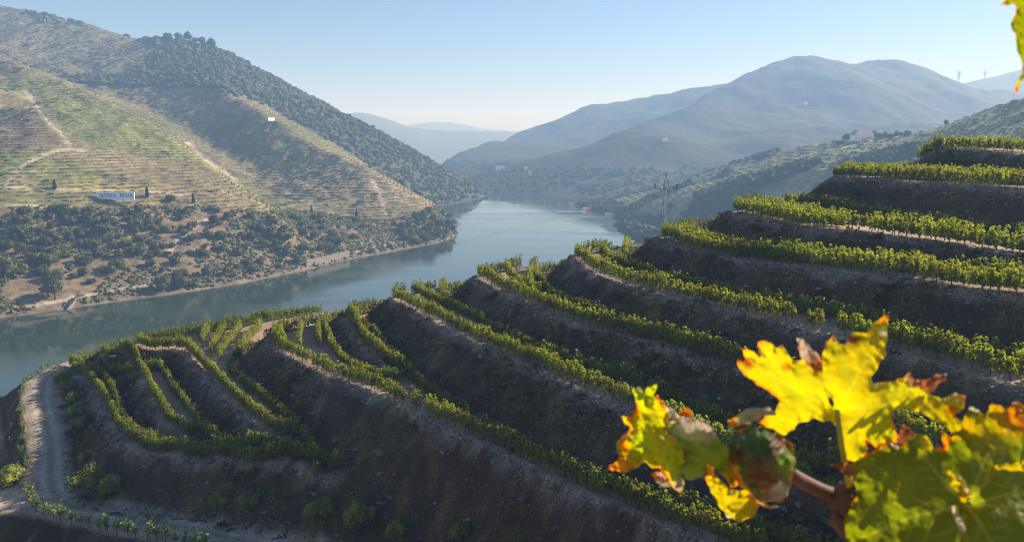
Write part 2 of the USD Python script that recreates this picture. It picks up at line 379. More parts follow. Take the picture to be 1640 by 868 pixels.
c_bench = np.array([.34, .245, .165]) * (.8 + .4 * n1) + np.array([.06, .03, 0]) * (n2 - .4)
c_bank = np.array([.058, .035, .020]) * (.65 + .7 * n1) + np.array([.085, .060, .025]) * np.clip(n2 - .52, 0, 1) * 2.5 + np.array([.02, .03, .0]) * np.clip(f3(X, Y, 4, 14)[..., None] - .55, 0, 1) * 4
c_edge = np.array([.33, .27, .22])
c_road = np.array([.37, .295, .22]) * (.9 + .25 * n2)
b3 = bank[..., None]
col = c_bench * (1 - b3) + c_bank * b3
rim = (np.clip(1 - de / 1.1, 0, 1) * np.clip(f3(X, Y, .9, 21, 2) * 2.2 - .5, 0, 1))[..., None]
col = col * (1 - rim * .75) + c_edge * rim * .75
r3 = road[..., None]
strip = np.exp(-(dr / .35) ** 2)[..., None] * np.clip(n2 * 2 - .3, 0, 1)
c_road = c_road * (.82 + .38 * tracks[..., None]) * (1 - .45 * strip) + np.array([.05, .055, .01]) * strip
col = col * (1 - r3) + c_road * r3
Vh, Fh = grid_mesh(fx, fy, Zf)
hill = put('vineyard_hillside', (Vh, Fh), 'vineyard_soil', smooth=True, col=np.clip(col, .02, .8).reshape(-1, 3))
tag(hill, 'terraced hillside of dark schist banks and dry earth benches above the river', kind='structure')
# wider flanks of the same hill, dipping under the fine sheet where that lies over them
XC, YC = np.meshgrid(cx0, cy0)
under = (XC > fx[0] + 2.6) & (XC < fx[-1] - 2.6) & (YC > fy[0] + 2.6) & (YC < fy[-1] - 2.6)
ZCm = ZC + (f3(XC, YC, 20, 31) - .5) * 1.5 * (~under)
Vc, Fc = grid_mesh(cx0, cy0, np.where(under, ZC - 40, ZCm))
Vc[under.ravel(), 2] -= 0
keepf = ~under.ravel()[Fc].all(1)
colc = np.array([.24, .18, .12]) * (.7 + .6 * f3(XC, YC, 15, 33))[..., None]
fl = put('hill_flank', (Vc, Fc[keepf]), 'vineyard_soil', smooth=True, col=colc.reshape(-1, 3))
tag(fl, 'rough lower flanks of the vineyard hill falling to the water', kind='structure')

# ------------------------------------------------------------------ far landforms: break lines (px, py, depth) or (x, y, z)
def W(lst):
    a = np.array(lst, float); return at_depth(a[:, 0], a[:, 1], a[:, 2])
def shoreline(lst):
    a = np.array(lst, float); return at_drop(a[:, 0], a[:, 1], np.full(len(a), CAM_Z))
def dense(P, step): return smooth_line(P, step)
def behind(P, dy, dz, dx=0): return np.asarray(P) + [dx, dy, dz]
def terrain(lines, xs, ys, sig, floor=-8, step=12, edge_drop=.5):
    P = np.vstack([dense(np.asarray(l), step) for l in lines])
    _, ui = np.unique(np.round(P[:, :2] / 2).astype(int), axis=0, return_index=True); P = P[ui]
    X, Y = np.meshgrid(xs, ys)
    Zz = LinearNDInterpolator(P[:, :2], P[:, 2])(X, Y)
    ins = np.isfinite(Zz)
    d, (iy, ix) = distance_transform_edt(~ins, return_indices=True)
    Zz = np.where(ins, Zz, np.nan_to_num(Zz)[iy, ix] - d * (xs[1] - xs[0]) * edge_drop)
    return X, Y, np.maximum(gaussian_filter(Zz, sig), floor)
# --- left hillside
shore = shoreline([(-420, 575), (-250, 545), (-120, 525), (0, 510), (60, 502), (120, 493), (200, 481), (270, 472), (330, 463), (400, 452), (450, 441), (510, 428), (560, 416), (640, 402), (690, 392), (725, 383), (739, 372), (738, 362), (722, 350), (690, 338)])
shoreC = shoreline([(690, 332), (730, 325), (755, 320), (772, 313.5), (768, 309)])
cA = W([(455, 345, 600), (430, 330, 640), (390, 300, 685), (330, 255, 740), (260, 207, 810), (200, 170, 860), (150, 147, 895), (100, 125, 930), (50, 108, 965), (0, 95, 1000), (-150, 62, 1090), (-300, 40, 1150)])
mid1 = W([(-200, 300, 520), (-80, 300, 530), (0, 302, 542), (80, 303, 562), (150, 303, 576), (230, 305, 595), (300, 305, 618), (370, 315, 628), (430, 334, 632)])
mid0 = W([(-200, 400, 455), (0, 400, 475), (150, 395, 508), (300, 385, 545), (420, 372, 590), (500, 372, 640), (600, 365, 720), (690, 350, 770)])
mid2 = W([(-200, 195, 690), (0, 200, 690), (80, 215, 680), (150, 235, 690), (230, 252, 700), (320, 272, 705)])
gul = W([(455, 352, 680)]); gul = np.vstack([shoreline([(470, 436)]) + [0, 40, 8], gul, behind(cA[3:4], 80, -36), behind(cA[4:5], 85, -38), behind(cA[5:6], 90, -38), behind(cA[7:8], 100, -30), behind(cA[9:10], 110, -18), behind(cA[10:11], 130, -5)])
faceB = W([(520, 350, 715), (450, 300, 845), (350, 240, 975), (250, 180, 1088), (150, 142, 1142), (60, 118, 1178), (-100, 90, 1200)])
cB = W([(700, 345, 790), (690, 328, 805), (650, 303, 840), (600, 275, 885), (550, 250, 920), (500, 222, 965), (435, 184, 1030), (385, 158, 1090), (340, 135, 1150), (250, 132, 1180)])
gBC = behind(cB[:8], 70, -26, 35)
midC = W([(150, 90, 1300), (250, 100, 1280), (340, 110, 1270), (420, 150, 1240), (0, 70, 1330), (-150, 50, 1350)])[[5, 4, 0, 1, 2, 3]]
sky_l = W([(-300, -25, 1500), (-150, -10, 1510), (0, 7, 1500), (60, 20, 1490), (100, 29, 1480), (150, 42, 1465), (200, 55, 1450), (250, 63, 1430), (300, 68, 1400), (345, 82, 1380), (372, 96, 1350), (400, 116, 1330), (440, 140, 1310), (470, 154, 1300), (510, 168, 1290), (550, 187, 1280), (620, 226, 1275), (690, 266, 1280), (740, 294, 1300), (770, 312, 1335)])
lines = [shore, behind(shore, -25, -7), shoreC, behind(shoreC, 10, -6, 30), cA, mid1, mid0, mid2, gul, faceB, cB, gBC, midC, sky_l, behind(sky_l, 60, -14, 30), behind(sky_l, 350, -160, 250)]
lx, ly = np.arange(-1330, 60, 2.8), np.arange(330, 1640, 2.8)
XL, YL, ZL = terrain(lines, lx, ly, 3.2)
relief = (f3(XL, YL, 90, 41, 4) - .5) * 13 + (f3(XL, YL, 22, 42, 3) - .5) * 5
ZL = ZL + relief * np.clip((ZL - 2) / 40, 0, 1) + (f3(XL, YL, 7, 43, 2) - .5) * 1.4 * (ZL > 0)
uL, vL = project(np.stack([XL, YL, ZL], -1))
wob = lambda s, k: (f3(XL, YL, s, k) - .5)
uw, vw = uL + wob(25, 51) * 14, vL + wob(25, 52) * 9
wood_poly = [(128, 122), (220, 124), (245, 86), (300, 58), (345, 60), (400, 105), (550, 176), (690, 255), (780, 305), (780, 330), (715, 336), (690, 322), (600, 268), (500, 212), (435, 172), (400, 158), (340, 139), (240, 139), (135, 134)]
scrub_poly = [(-300, 330), (0, 333), (180, 333), (330, 328), (425, 340), (470, 335), (540, 345), (640, 350), (690, 340), (745, 340), (760, 372), (640, 410), (480, 445), (300, 480), (120, 510), (-300, 580)]
wood = in_poly(wood_poly, uw, vw) & (YL > 780) | (in_poly([(185, 44), (250, 52), (345, 62), (345, 88), (250, 74)], uw, vw) & (YL > 1150)) | (in_poly([(40, 18), (110, 26), (140, 42), (60, 36)], uw, vw) & (YL > 1150) & (f3(XL, YL, 25, 59) > .5)) | ((YL > 1000) & (ZL < 60) & (XL > -330))
headland = in_poly([(640, 350), (700, 330), (745, 340), (760, 372), (700, 400), (640, 402)], uw, vw) & (YL < 900)
scrub = in_poly(scrub_poly, uw, vw) & (YL < 950) & ~wood
green1 = in_poly([(-20, 105), (60, 115), (130, 150), (250, 205), (335, 255), (260, 250), (150, 235), (100, 215), (60, 160), (-20, 140)], uw, vw) & (YL < 1010)
green2 = in_poly([(180, 195), (250, 205), (320, 245), (420, 318), (300, 250), (200, 232)], uw, vw) & (YL < 900)
yell = in_poly([(100, 297), (200, 295), (300, 306), (240, 305), (100, 301)], uL, vL + wob(10, 57) * 3) & (YL < 700)
tan1 = in_poly([(-20, 142), (45, 145), (55, 172), (-20, 175)], uw, vw) & (YL < 1010)
rowsdk = in_poly([(-20, 175), (60, 175), (105, 232), (-20, 240)], uw, vw) & (YL < 1010)
grs = in_poly([(-20, 243), (75, 243), (10, 290), (-20, 290)], uw, vw) & (YL < 800)
gA, gB2 = f3(XL, YL, 60, 55)[..., None], f3(XL, YL, 12, 56)[..., None]
vine_soil = np.array([.225, .18, .09]); vine_green = np.array([.155, .158, .048])
mixg = np.clip((gA - .42) * 3, 0, 1)
cL = vine_soil * (1 - mixg) + vine_green * mixg
def blend(mask, c, a=1.0):
    global cL
    m = gaussian_filter(mask.astype(float), 1.0)[..., None] * a
    cL = cL * (1 - m) + np.array(c) * m
upper = in_poly([(-50, 10), (300, 60), (250, 100), (220, 124), (130, 125), (0, 90)], uw, vw) & (YL > 1150)
blend(upper, (.205, .175, .08), .85)
blend(green1, (.165, .178, .052)); blend(green2, (.225, .23, .055), .9); blend(tan1, (.30, .245, .10)); blend(rowsdk, (.16, .125, .08), .9); blend(grs, (.14, .15, .04)); blend(yell, (.27, .26, .03))
blend(scrub, (.185, .135, .08), .95); blend(wood, (.065, .072, .032)); blend(headland, (.12, .11, .06), .7)
rockb = (ZL < 3.2) & (ZL > -2) & (YL < 950)
blend(rockb, (.17, .13, .09), .8)
tmask = np.zeros(uL.shape, bool)
def track(lst, wid, c=(.42, .34, .26), a=.9, ymax=1100):
    global cL, tmask
    pts = smooth_line(np.column_stack([np.array(lst, float), np.zeros(len(lst))]), 1.0)[:, :2]
    d, _ = cKDTree(pts).query(np.column_stack([uL.ravel(), vL.ravel()])); d = d.reshape(uL.shape)
    tmask = tmask | ((d < wid * 1.5) & (YL < ymax))
    m = (np.clip(1.4 - d / wid, 0, 1) * (YL < ymax))[..., None] * a
    cL = cL * (1 - m) + np.array(c) * m
for lst, w_ in (([(38, 144), (52, 160), (66, 182), (84, 202), (104, 222), (108, 236)], 2.6), ([(108, 238), (80, 244), (60, 252), (38, 264), (18, 283), (6, 298)], 2.6), ([(108, 239), (140, 240)], 1.8),
                ([(0, 298), (60, 301), (130, 303), (220, 305), (300, 312)], 1.5), ([(0, 327), (60, 329), (130, 334), (200, 342), (280, 346)], 1.7), ([(-60, 507), (0, 496), (60, 488), (120, 477), (200, 462), (260, 452)], 2.6),
                ([(480, 424), (540, 408), (620, 392), (700, 378)], 2.0), ([(596, 288), (608, 312), (618, 345)], 2.6), ([(434, 197), (428, 210)], 2.5), ([(300, 228), (330, 255), (360, 275), (380, 290)], 3), ([(330, 352), (300, 370), (285, 385), (270, 405)], 4)):
    track(lst, w_)
track([(130, 131), (220, 133), (340, 137), (400, 158)], 1.3, (.30, .24, .18), .8, 1300)
cL = cL * (.85 + .3 * gB2)
vinez = ~(wood | scrub | headland | rockb) & (ZL > 12) & (YL < 1520)
# terracing: each level a small step in the slope
stepz = 2.4
ph = (ZL + (f3(XL, YL, 120, 58) - .5) * 4) / stepz
saw = (ph - np.floor(ph))
prof = np.where(saw < .72, -saw * .8, -.72 * .8 + (saw - .72) / .28 * .72 * .8)
ZL2 = ZL + np.where(vinez, prof * stepz * .75, 0)
hL = sampler(lx, ly, ZL2)
VL, FL = grid_mesh(lx, ly, ZL2)
okf = (ZL2.ravel()[FL] > -7.5).any(1)
lh = put('river_hillside', (VL, FL[okf]), 'hill_cover', smooth=True, col=np.clip(cL, .02, .7).reshape(-1, 3))
tag(lh, 'sunlit terraced hillside with scrub and vine rows across the river on the left', kind='structure')

# --- mountain and ridge ahead on the right
shR = shoreline([(700, 306), (760, 306), (800, 307.5), (850, 311), (890, 313), (905, 318), (930, 328)])
ridM = W([(905, 312, 1400), (930, 280, 1500), (1000, 214, 1750), (1050, 185, 1950), (1100, 157, 2100), (1150, 132, 2250), (1200, 104, 2400), (1250, 86, 2500), (1290, 80, 2550), (1325, 87, 2600), (1370, 90, 2650), (1430, 86, 2650), (1470, 97, 2700), (1540, 122, 2750), (1600, 140, 2800), (1700, 160, 2850), (1900, 190, 2900)])
faceM = W([(960, 320, 1300), (1050, 265, 1500), (1150, 220, 1700), (1280, 190, 1850), (1400, 190, 1950), (1550, 195, 2000), (1800, 230, 2000)])
footM = W([(1000, 330, 1200), (1100, 300, 1250), (1250, 270, 1300), (1450, 240, 1350), (1700, 250, 1400)])
spurM = W([(1290, 80, 2550), (1230, 160, 2150), (1150, 240, 1700), (1080, 285, 1430)])
ridR = W([(690, 305, 1700), (700, 268, 1900), (712, 246, 2100), (760, 232, 2400), (800, 220, 2700), (860, 197, 2900), (920, 181, 3000), (960, 175, 3050), (1000, 166, 3100), (1060, 158, 3200), (1130, 150, 3300)])
faceR = W([(740, 295, 1640), (760, 262, 2000), (830, 262, 2050), (900, 262, 2100), (960, 240, 2200)])
lines = [shR, behind(shR, -60, -15), ridM, faceM, footM, spurM, behind(footM, -120, -40), ridR, faceR, behind(ridM[6:], 300, -60), behind(ridM[6:], 1200, -320), behind(ridR[1:], 500, -120), behind(ridR[1:], 1200, -320, -200)]
mx, my = np.arange(-900, 3200, 13.0), np.arange(1060, 4600, 13.0)
XM, YM, ZM = terrain(lines, mx, my, 2.2, step=30)
rid = np.abs(f3(XM, YM, 420, 61, 5) - .5) * 2
ZM = ZM + ((f3(XM, YM, 330, 62, 5) - .5) * 95 - rid * 18 + (f3(XM, YM, 60, 63, 3) - .5) * 13) * np.clip((ZM - 4) / 130, 0, 1)
gA = f3(XM, YM, 240, 64)[..., None]; gB2 = f3(XM, YM, 50, 65)[..., None]
mixw = np.clip((gA - .4) * 4, 0, 1)
cM = np.array([.032, .046, .030]) * (1 - mixw) + np.array([.048, .054, .034]) * mixw
cM = cM * (.75 + .5 * gB2)
VM, FM = grid_mesh(mx, my, ZM)
ok = (ZM.ravel()[FM] > -7.5).any(1)
mt = put('mountain', (VM, FM[ok]), 'mountain_cover', smooth=True, col=np.clip(cM, .02, .6).reshape(-1, 3))
tag(mt, 'broad blue mountain rising beyond the river bend on the right', kind='structure')
hM = sampler(mx, my, ZM)
# --- nearer green hill on the right with the house
shN = shoreline([(895, 327), (930, 334), (975, 343), (1010, 352), (1060, 366), (1100, 380), (1150, 400), (1200, 430)])
ridN = W([(905, 326, 1240), (960, 326, 1230), (1000, 318, 1200), (1080, 292, 1120), (1150, 270, 1060), (1250, 241, 1000), (1320, 228, 950), (1390, 221, 900), (1440, 213, 860), (1470, 208, 830), (1520, 197, 780), (1560, 182, 750), (1640, 154, 700), (1720, 130, 660), (1900, 100, 620)])
faceN = W([(1010, 335, 960), (1080, 325, 850), (1180, 295, 780), (1280, 268, 740), (1400, 255, 690), (1500, 240, 640), (1640, 215, 560), (1900, 180, 500)])
lowN = at_depth(np.array([1120, 1250, 1400, 1640, 1900]), np.array([375, 355, 340, 330, 330]), np.array([640, 560, 470, 400, 330]))
lines = [shN, behind(shN, -30, -8), ridN, faceN, lowN, behind(lowN, -70, -14), behind(ridN[3:], 90, -22), behind(ridN[3:], 420, -110)]
nx_, ny_ = np.arange(60, 900, 3.2), np.arange(250, 1420, 3.2)
XN, YN, ZN = terrain(lines, nx_, ny_, 4.0)
ZN = ZN + ((f3(XN, YN, 90, 71, 4) - .5) * 14 + (f3(XN, YN, 20, 72, 3) - .5) * 4) * np.clip((ZN - 2) / 40, 0, 1)
uN, vN = project(np.stack([XN, YN, ZN], -1))
gA = f3(XN, YN, 70, 73)[..., None]; gB2 = f3(XN, YN, 14, 74)[..., None]
mixg = np.clip((gA - .42) * 4, 0, 1)
cN = np.array([.24, .215, .085]) * (1 - mixg) + np.array([.19, .22, .05]) * mixg
woodN = (f3(XN, YN, 110, 75) > .60) | (ZN < 10)
mW = gaussian_filter(woodN.astype(float), 1.5)[..., None]
cN = (cN * (1 - mW) + np.array([.055, .065, .03]) * mW) * (.8 + .4 * gB2)
pts = smooth_line(np.array([(1270, 256, 0), (1292, 246, 0), (1286, 252, 0), (1295, 258, 0)], float), 1)[:, :2]
d, _ = cKDTree(pts).query(np.column_stack([uN.ravel(), vN.ravel()]))
m = np.clip(1.5 - d.reshape(uN.shape) / 1.5, 0, 1)[..., None]; cN = cN * (1 - m) + np.array([.42, .35, .27]) * m
ph = ZN / 3.4; saw = ph - np.floor(ph)
ZN2 = ZN + np.where(~woodN & (ZN > 8), np.where(saw < .72, -saw * .8, -.576 + (saw - .72) / .28 * .576) * 2.2, 0)
VN, FN = grid_mesh(nx_, ny_, ZN2)
ok = (ZN2.ravel()[FN] > -7.5).any(1)
nh = put('green_hill', (VN, FN[ok]), 'hill_cover', smooth=True, col=np.clip(cN, .02, .6).reshape(-1, 3))
tag(nh, 'hazy green terraced hill beyond the vineyard with a small estate house on its crest', kind='structure')
hN = sampler(nx_, ny_, ZN2)
# --- far blue hills
def far_hill(lst, dpt, xs, ys, seed, label, foot=-20):
    r = W([(a, b, dpt + c) for a, b, c in lst])
    ln = [r, behind(r, -1500, 0), behind(r, 1500, 0)]
    ln[1][:, 2] = foot; ln[2][:, 2] = foot
    Xa, Ya, Za = terrain(ln, xs, ys, 1.2, step=60, edge_drop=.2, floor=-8)
    Za = Za + (f3(Xa, Ya, 700, seed, 5) - .5) * 110 * np.clip(Za / 200, 0, 1)
    c = np.array([.09, .10, .06]) * (.7 + .6 * f3(Xa, Ya, 300, seed + 1))[..., None]
    p = put('far_hill', grid_mesh(xs, ys, Za), 'mountain_cover', smooth=True, col=c.reshape(-1, 3))
    tag(p, label, kind='structure')
far_hill([(380, 215, -300), (480, 197, -200), (550, 183, 0), (575, 176, 0), (592, 175, 0), (615, 184, 0), (650, 200, 50), (690, 206, 100), (740, 207, 200), (800, 212, 300), (860, 214, 300)], 5200, np.arange(-3600, 1500, 45.), np.arange(3500, 7600, 45.), 81, 'pointed blue hill closing the valley')
far_hill([(560, 215, 0), (640, 204, 0), (680, 198, 0), (705, 195, 0), (740, 199, 0), (790, 207, 0), (860, 206, 0), (950, 200, 0)], 8000, np.arange(-3600, 2600, 70.), np.arange(6300, 9700, 70.), 83, 'palest low hill on the valley horizon')
far_hill([(1450, 150, 0), (1540, 132, 0), (1580, 121, 0), (1610, 119, 0), (1650, 115, 0), (1720, 112, 0), (1900, 118, 0)], 3900, np.arange(1300, 5600, 45.), np.arange(2500, 5400, 45.), 85, 'blue hill behind the mountain at the right edge')
# ground to the horizon, river
g = put('ground', grid_mesh(np.linspace(-11500, 11500, 24), np.linspace(-2500, 11500, 16), np.full((16, 24), -9.0)), 'mountain_cover', col=np.tile([.12, .11, .07], (24 * 16, 1)))
tag(g, kind='structure')
usdkit.material(stage, '/World/Looks/river_water', {
    'g': ('geometry', {}), 'mp': ('mapping', {'scale': (1.0, .45, 1.0)}), 'n': ('noise_texture', {'scale': .9, 'detail': 3.0, 'roughness': .55}),
    'n2': ('noise_texture', {'scale': .011, 'detail': 3.0, 'roughness': .5, 'distortion': 1.2}), 'mp2': ('mapping', {'scale': (.35, 1.6, 1.0), 'rotation': (0, 0, .5)}),
    'r': ('map_range', {'from_min': .42, 'from_max': .60, 'to_min': .012, 'to_max': .11, 'clamp': True}),
    'rr': ('map_range', {'from_min': .42, 'from_max': .60, 'to_min': .03, 'to_max': .12, 'clamp': True}),
    'b': ('bump', {'distance': .35, 'strength': .1}), 'p': ('principled_bsdf', {'base_color': (.026, .048, .030), 'ior': 1.333, 'specular_ior_level': 1.0})},
    [('g.position', 'mp.vector'), ('mp.vector', 'n.vector'), ('g.position', 'mp2.vector'), ('mp2.vector', 'n2.vector'), ('n2.fac', 'r.value'), ('n2.fac', 'rr.value'), ('n.fac', 'b.height'), ('r.result', 'b.strength'), ('b.normal', 'p.normal'), ('rr.result', 'p.roughness')], surface='p.BSDF')
rv = put('river', grid_mesh(np.linspace(-1000, 1200, 12), np.linspace(40, 2300, 12), np.zeros((12, 12))), 'river_water')
tag(rv, 'calm green grey river bending between the hills', kind='structure')
# ------------------------------------------------------------------ vegetation prototypes
def quads(centres, normals, size, r, bend=.25, aspect=1.0):
    """leaf-sized faces: each a quad bent along its midrib (4 triangles would show nothing more at this size)"""
    n = len(centres)
    nn = normals / (np.linalg.norm(normals, axis=1, keepdims=True) + 1e-9)
    a = np.cross(nn, r.normal(size=(n, 3))); a /= np.linalg.norm(a, axis=1, keepdims=True) + 1e-9
    b = np.cross(nn, a)
    s = (np.broadcast_to(size, n) * r.uniform(.6, 1.25, n))[:, None]
    p0, p1 = centres - a * s * aspect, centres + a * s * aspect
    q0, q1 = centres + b * s * .62 + nn * s * bend, centres - b * s * .62 + nn * s * bend
    V = np.stack([p0, q1, p1, q0], 1).reshape(-1, 3)
    i = np.arange(n)[:, None] * 4
    return V, np.vstack([i + [0, 1, 2], i + [0, 2, 3]])
def blob(r, rad, centre, sub=1, amp=.25):
    m = trimesh.creation.icosphere(sub, 1.0)
    v = np.array(m.vertices); v = v * (1 + amp * (meshkit.fbm(v * 1.7 + r.uniform(0, 50, 3), 2) - .5) * 2)[:, None]
    return v * rad + centre, np.array(m.faces)
def crown(seed, nblob, nleaf, leaf, shape=(1, 1, .85), core=.72, lift=0.0):
    """a crown of uneven clumps, about one metre in radius with its foot at z = 0"""
    r = np.random.default_rng(seed); parts = []
    for i in range(nblob):
        d = r.normal(size=3); d /= np.linalg.norm(d); d[2] = abs(d[2]) * .9 - .15
        c = d * r.uniform(.25, .62) * np.array(shape) + [0, 0, shape[2] * .75 + lift]
        rad = r.uniform(.32, .52)
        parts.append(blob(r, rad * core, c, 1, .35))
        n = nleaf // nblob
        q = r.normal(size=(n, 3)); q /= np.linalg.norm(q, axis=1, keepdims=True)
        cc = c + q * rad * r.uniform(.72, 1.12, n)[:, None]
        cc[:, 2] = np.maximum(cc[:, 2], .03)
        parts.append(quads(cc, q + r.normal(size=(n, 3)) * .6, leaf, r))
    return join(parts)
def class_prim(name, pieces):
    """a prototype: pieces = [(part name, mesh, material, smooth)]"""
    p = stage.CreateClassPrim('/Prototype_' + name)
    for n, m, mat, sm in pieces:
        put(n, m, mat, p, smooth=sm)
    return p
def vine_meshes(seed, young=False):
    r = np.random.default_rng(seed)
    P = np.array([[0, 0, -.15], [.02, .01, .2], [r.uniform(-.06, .06), r.uniform(-.04, .04), .5], [r.uniform(-.05, .05), 0, .78]])
    tr = [tube(P, [.05, .042, .038, .03], 6), tube([P[3], [.3, .02, .86], [.7, 0, .88]], [.024, .02, .014], 5), tube([P[3], [-.3, -.02, .86], [-.7, 0, .88]], [.024, .02, .014], 5)]
    parts = []
    ns = 15
    for i in range(ns):
        x0 = -.72 + 1.44 * i / (ns - 1) + r.uniform(-.05, .05)
        top = r.uniform(1.3, 2.15); lean = r.normal(0, .13, 2)
        k = 17
        t = r.uniform(0, 1, k) ** .85
        if r.random() < .2: t *= .7
        side = r.choice([-1, 1], k) * r.uniform(.06, .30, k) * (1.15 - t * .6)
        c = np.stack([x0 + lean[0] * t + r.normal(0, .07, k), lean[1] * t + side, .48 + (top - .48) * t - .12 * (r.random(k) < .25)], 1)
        nrm = np.stack([r.normal(0, .5, k), np.sign(side) * 1.0, r.normal(.5, .5, k)], 1)
        parts.append(quads(c, nrm, .135, r, .2))
        tr.append(tube([[x0, 0, .86], [x0 + lean[0] * .5, lean[1] * .5, (top + .86) / 2], [x0 + lean[0], lean[1], top]], [.008, .007, .004], 3))
    return join(parts), join(tr)
VINES = []
for i in range(7):
    fo, tr = vine_meshes(100 + i)
    VINES.append(class_prim(f'grapevine_{i}', [('foliage', fo, 'vine_leaf', False), ('trunk', tr, 'vine_wood', True)]))
post_v, post_f = join([tube([[0, 0, -.3], [.01, 0, .8], [0, .01, 1.75]], [.05, .047, .042], 6)])
POST = class_prim('post', [('post_shaft', (post_v, post_f), 'post_wood', True), ('wire_clip', box((-.06, -.06, 1.3), (.06, .06, 1.36)), 'dark_steel', False)])

# ------------------------------------------------------------------ vine rows
vr = np.random.default_rng(21)
rest_vines = []
ORD = {1: 'topmost', 2: 'second', 3: 'third', 4: 'fourth', 5: 'fifth', 6: 'sixth', 7: 'seventh', 7.5: 'short wedge', 8: 'eighth', 9: 'ninth', 10: 'tenth', 11: 'lowest'}
def visible(x, y, z, m=60):
    u, v = project(np.stack([x, y, z], -1)); return (u > -m) & (u < 1640 + m) & (v > 0) & (v < 868 + m) & (np.asarray(y) > 5)
def row(path, spacing, single=None, group=None, posts=None, gap=.05, hs=1.0, dens=1.0):
    L = np.r_[0, np.cumsum(np.linalg.norm(np.diff(path[:, :2], axis=0), axis=1))]
    s = np.arange(.3, L[-1], spacing); s = s + vr.uniform(-.12, .12, len(s))
    x, y = np.interp(s, L, path[:, 0]), np.interp(s, L, path[:, 1])
    x2, y2 = np.interp(s + .4, L, path[:, 0]), np.interp(s + .4, L, path[:, 1]); x1, y1 = np.interp(s - .4, L, path[:, 0]), np.interp(s - .4, L, path[:, 1])
    ang = np.arctan2(y2 - y1, x2 - x1)
    z = ground(x, y); vis = visible(x, y, z + 1)
    tall = hs * (.98 + .28 * (meshkit.noise(np.stack([s / 4, s * 0 + path[0, 0], s * 0], -1), 5)))
    uu = project(np.stack([x, y, z], -1))[0]; alive = np.flatnonzero(vis); rank = {int(q): len(alive) - 1 - n_ for n_, q in enumerate(alive)}
    for i in range(len(s)):
        if not vis[i] or vr.random() < gap: continue
        sc = (1.2 * vr.uniform(.9, 1.12), vr.uniform(.95, 1.35), tall[i] * vr.uniform(.92, 1.12))
        rz = ang[i] + (math.pi if vr.random() < .5 else 0)
        k = int(vr.integers(len(VINES)))
        if single and len(single) and COUNT[0] < 300:
            j = rank[i]; where = ['at the far tip of', 'second from the far tip of', 'third from the far tip of'][j] if j < 3 else ('near the far nose of' if j < len(alive) * .33 else 'midway along' if j < len(alive) * .66 else 'in the nearest stretch of')
            copy_of(VINES[k], 'grapevine', single.replace('in the outer', where + ' the outer').replace('vine', 'green vine', 1), 'grapevine', (x[i], y[i], z[i]), rz, group, sc); COUNT[0] += 1
        else:
            rest_vines.append((k, (x[i], y[i], z[i]), rz, sc))
        if posts and i % 6 == 0 and PC[0] < 110:
            a = ang[i]
            copy_of(POST, 'vine_post', posts, 'post', (x[i] + math.cos(a) * spacing / 2, y[i] + math.sin(a) * spacing / 2, ground(x[i], y[i])), a, 'trellis posts in ' + (group or posts)); PC[0] += 1
COUNT, PC = [0], [0]
outer = {}
for k in T:
    P = EDGE[k]; n = FOOT[k][:, 3:5]; a, b = SPAN[k]
    e = min(len(P), b + {1: 24, 9: 45, 10: 10, 11: 1, 7.5: 10}.get(k, 20))
    if k == 11: e = b - 2
    a0 = {7.5: 0, 9: 0, 10: 0, 11: 0}.get(k, max(0, a - 30))
    outer[k] = (P[a0:e, :2] - n[a0:e] * 1.15, b - a0)
for k in (8, 7, 6, 5, 4, 3, 2, 1):
    path = outer[k][0]
    row(path, 1.5, f'vine in the outer row of the {ORD[k]} terrace down', f'outer vine row of the {ORD[k]} terrace', f'thin wooden trellis post in the outer vine row of the {ORD[k]} terrace')
print('vines as things', COUNT)
for k in (7.5, 9, 10, 11):
    row(outer[k][0], 1.15, gap=.012, hs=.92)
def inner(k, i0=None, i1=None, off=.95, sp=1.3, **kw):
    F = FOOT[k]; a, b = SPAN[k]
    P = F[:, :2] + F[:, 3:5] * off
    i0 = (0 if k in (7.5, 9, 10, 11) else max(0, a - 30)) if i0 is None else i0
    i1 = min(len(P), b + 18) if i1 is None else i1
    P = P[i0:i1]
    # a foot line folded at a sharp nose is straightened
    Q = [P[0]]
    for p in P[1:]:
        if np.linalg.norm(p - Q[-1]) > .35: Q.append(p)
    row(np.array(Q), sp, **kw)
for k in (1, 2, 3, 4, 5, 6, 7, 7.5, 9, 10):
    inner(k, hs=.9, gap=.05)
i8 = np.where(FOOT[8][:, 2] < 36.9)[0]
inner(8, i8[0], min(i8[-1], SPAN[8][1] + 16), hs=.9)
for kk, offs in ((3, (3.2, 6.0)), (2, (3.5, 7.0)), (4, (3.0,))):
    for of in offs:
        a, b = SPAN[kk]; i0 = max(0, a - 30) if of < 3.6 else b - 45
        row(EDGE[kk][i0:b + 14, :2] - FOOT[kk][i0:b + 14, 3:5] * of, 1.3)
row(EDGE[1][max(0, SPAN[1][0] - 30):SPAN[1][1], :2] - FOOT[1][max(0, SPAN[1][0] - 30):SPAN[1][1], 3:5] * 4.2, 1.4)
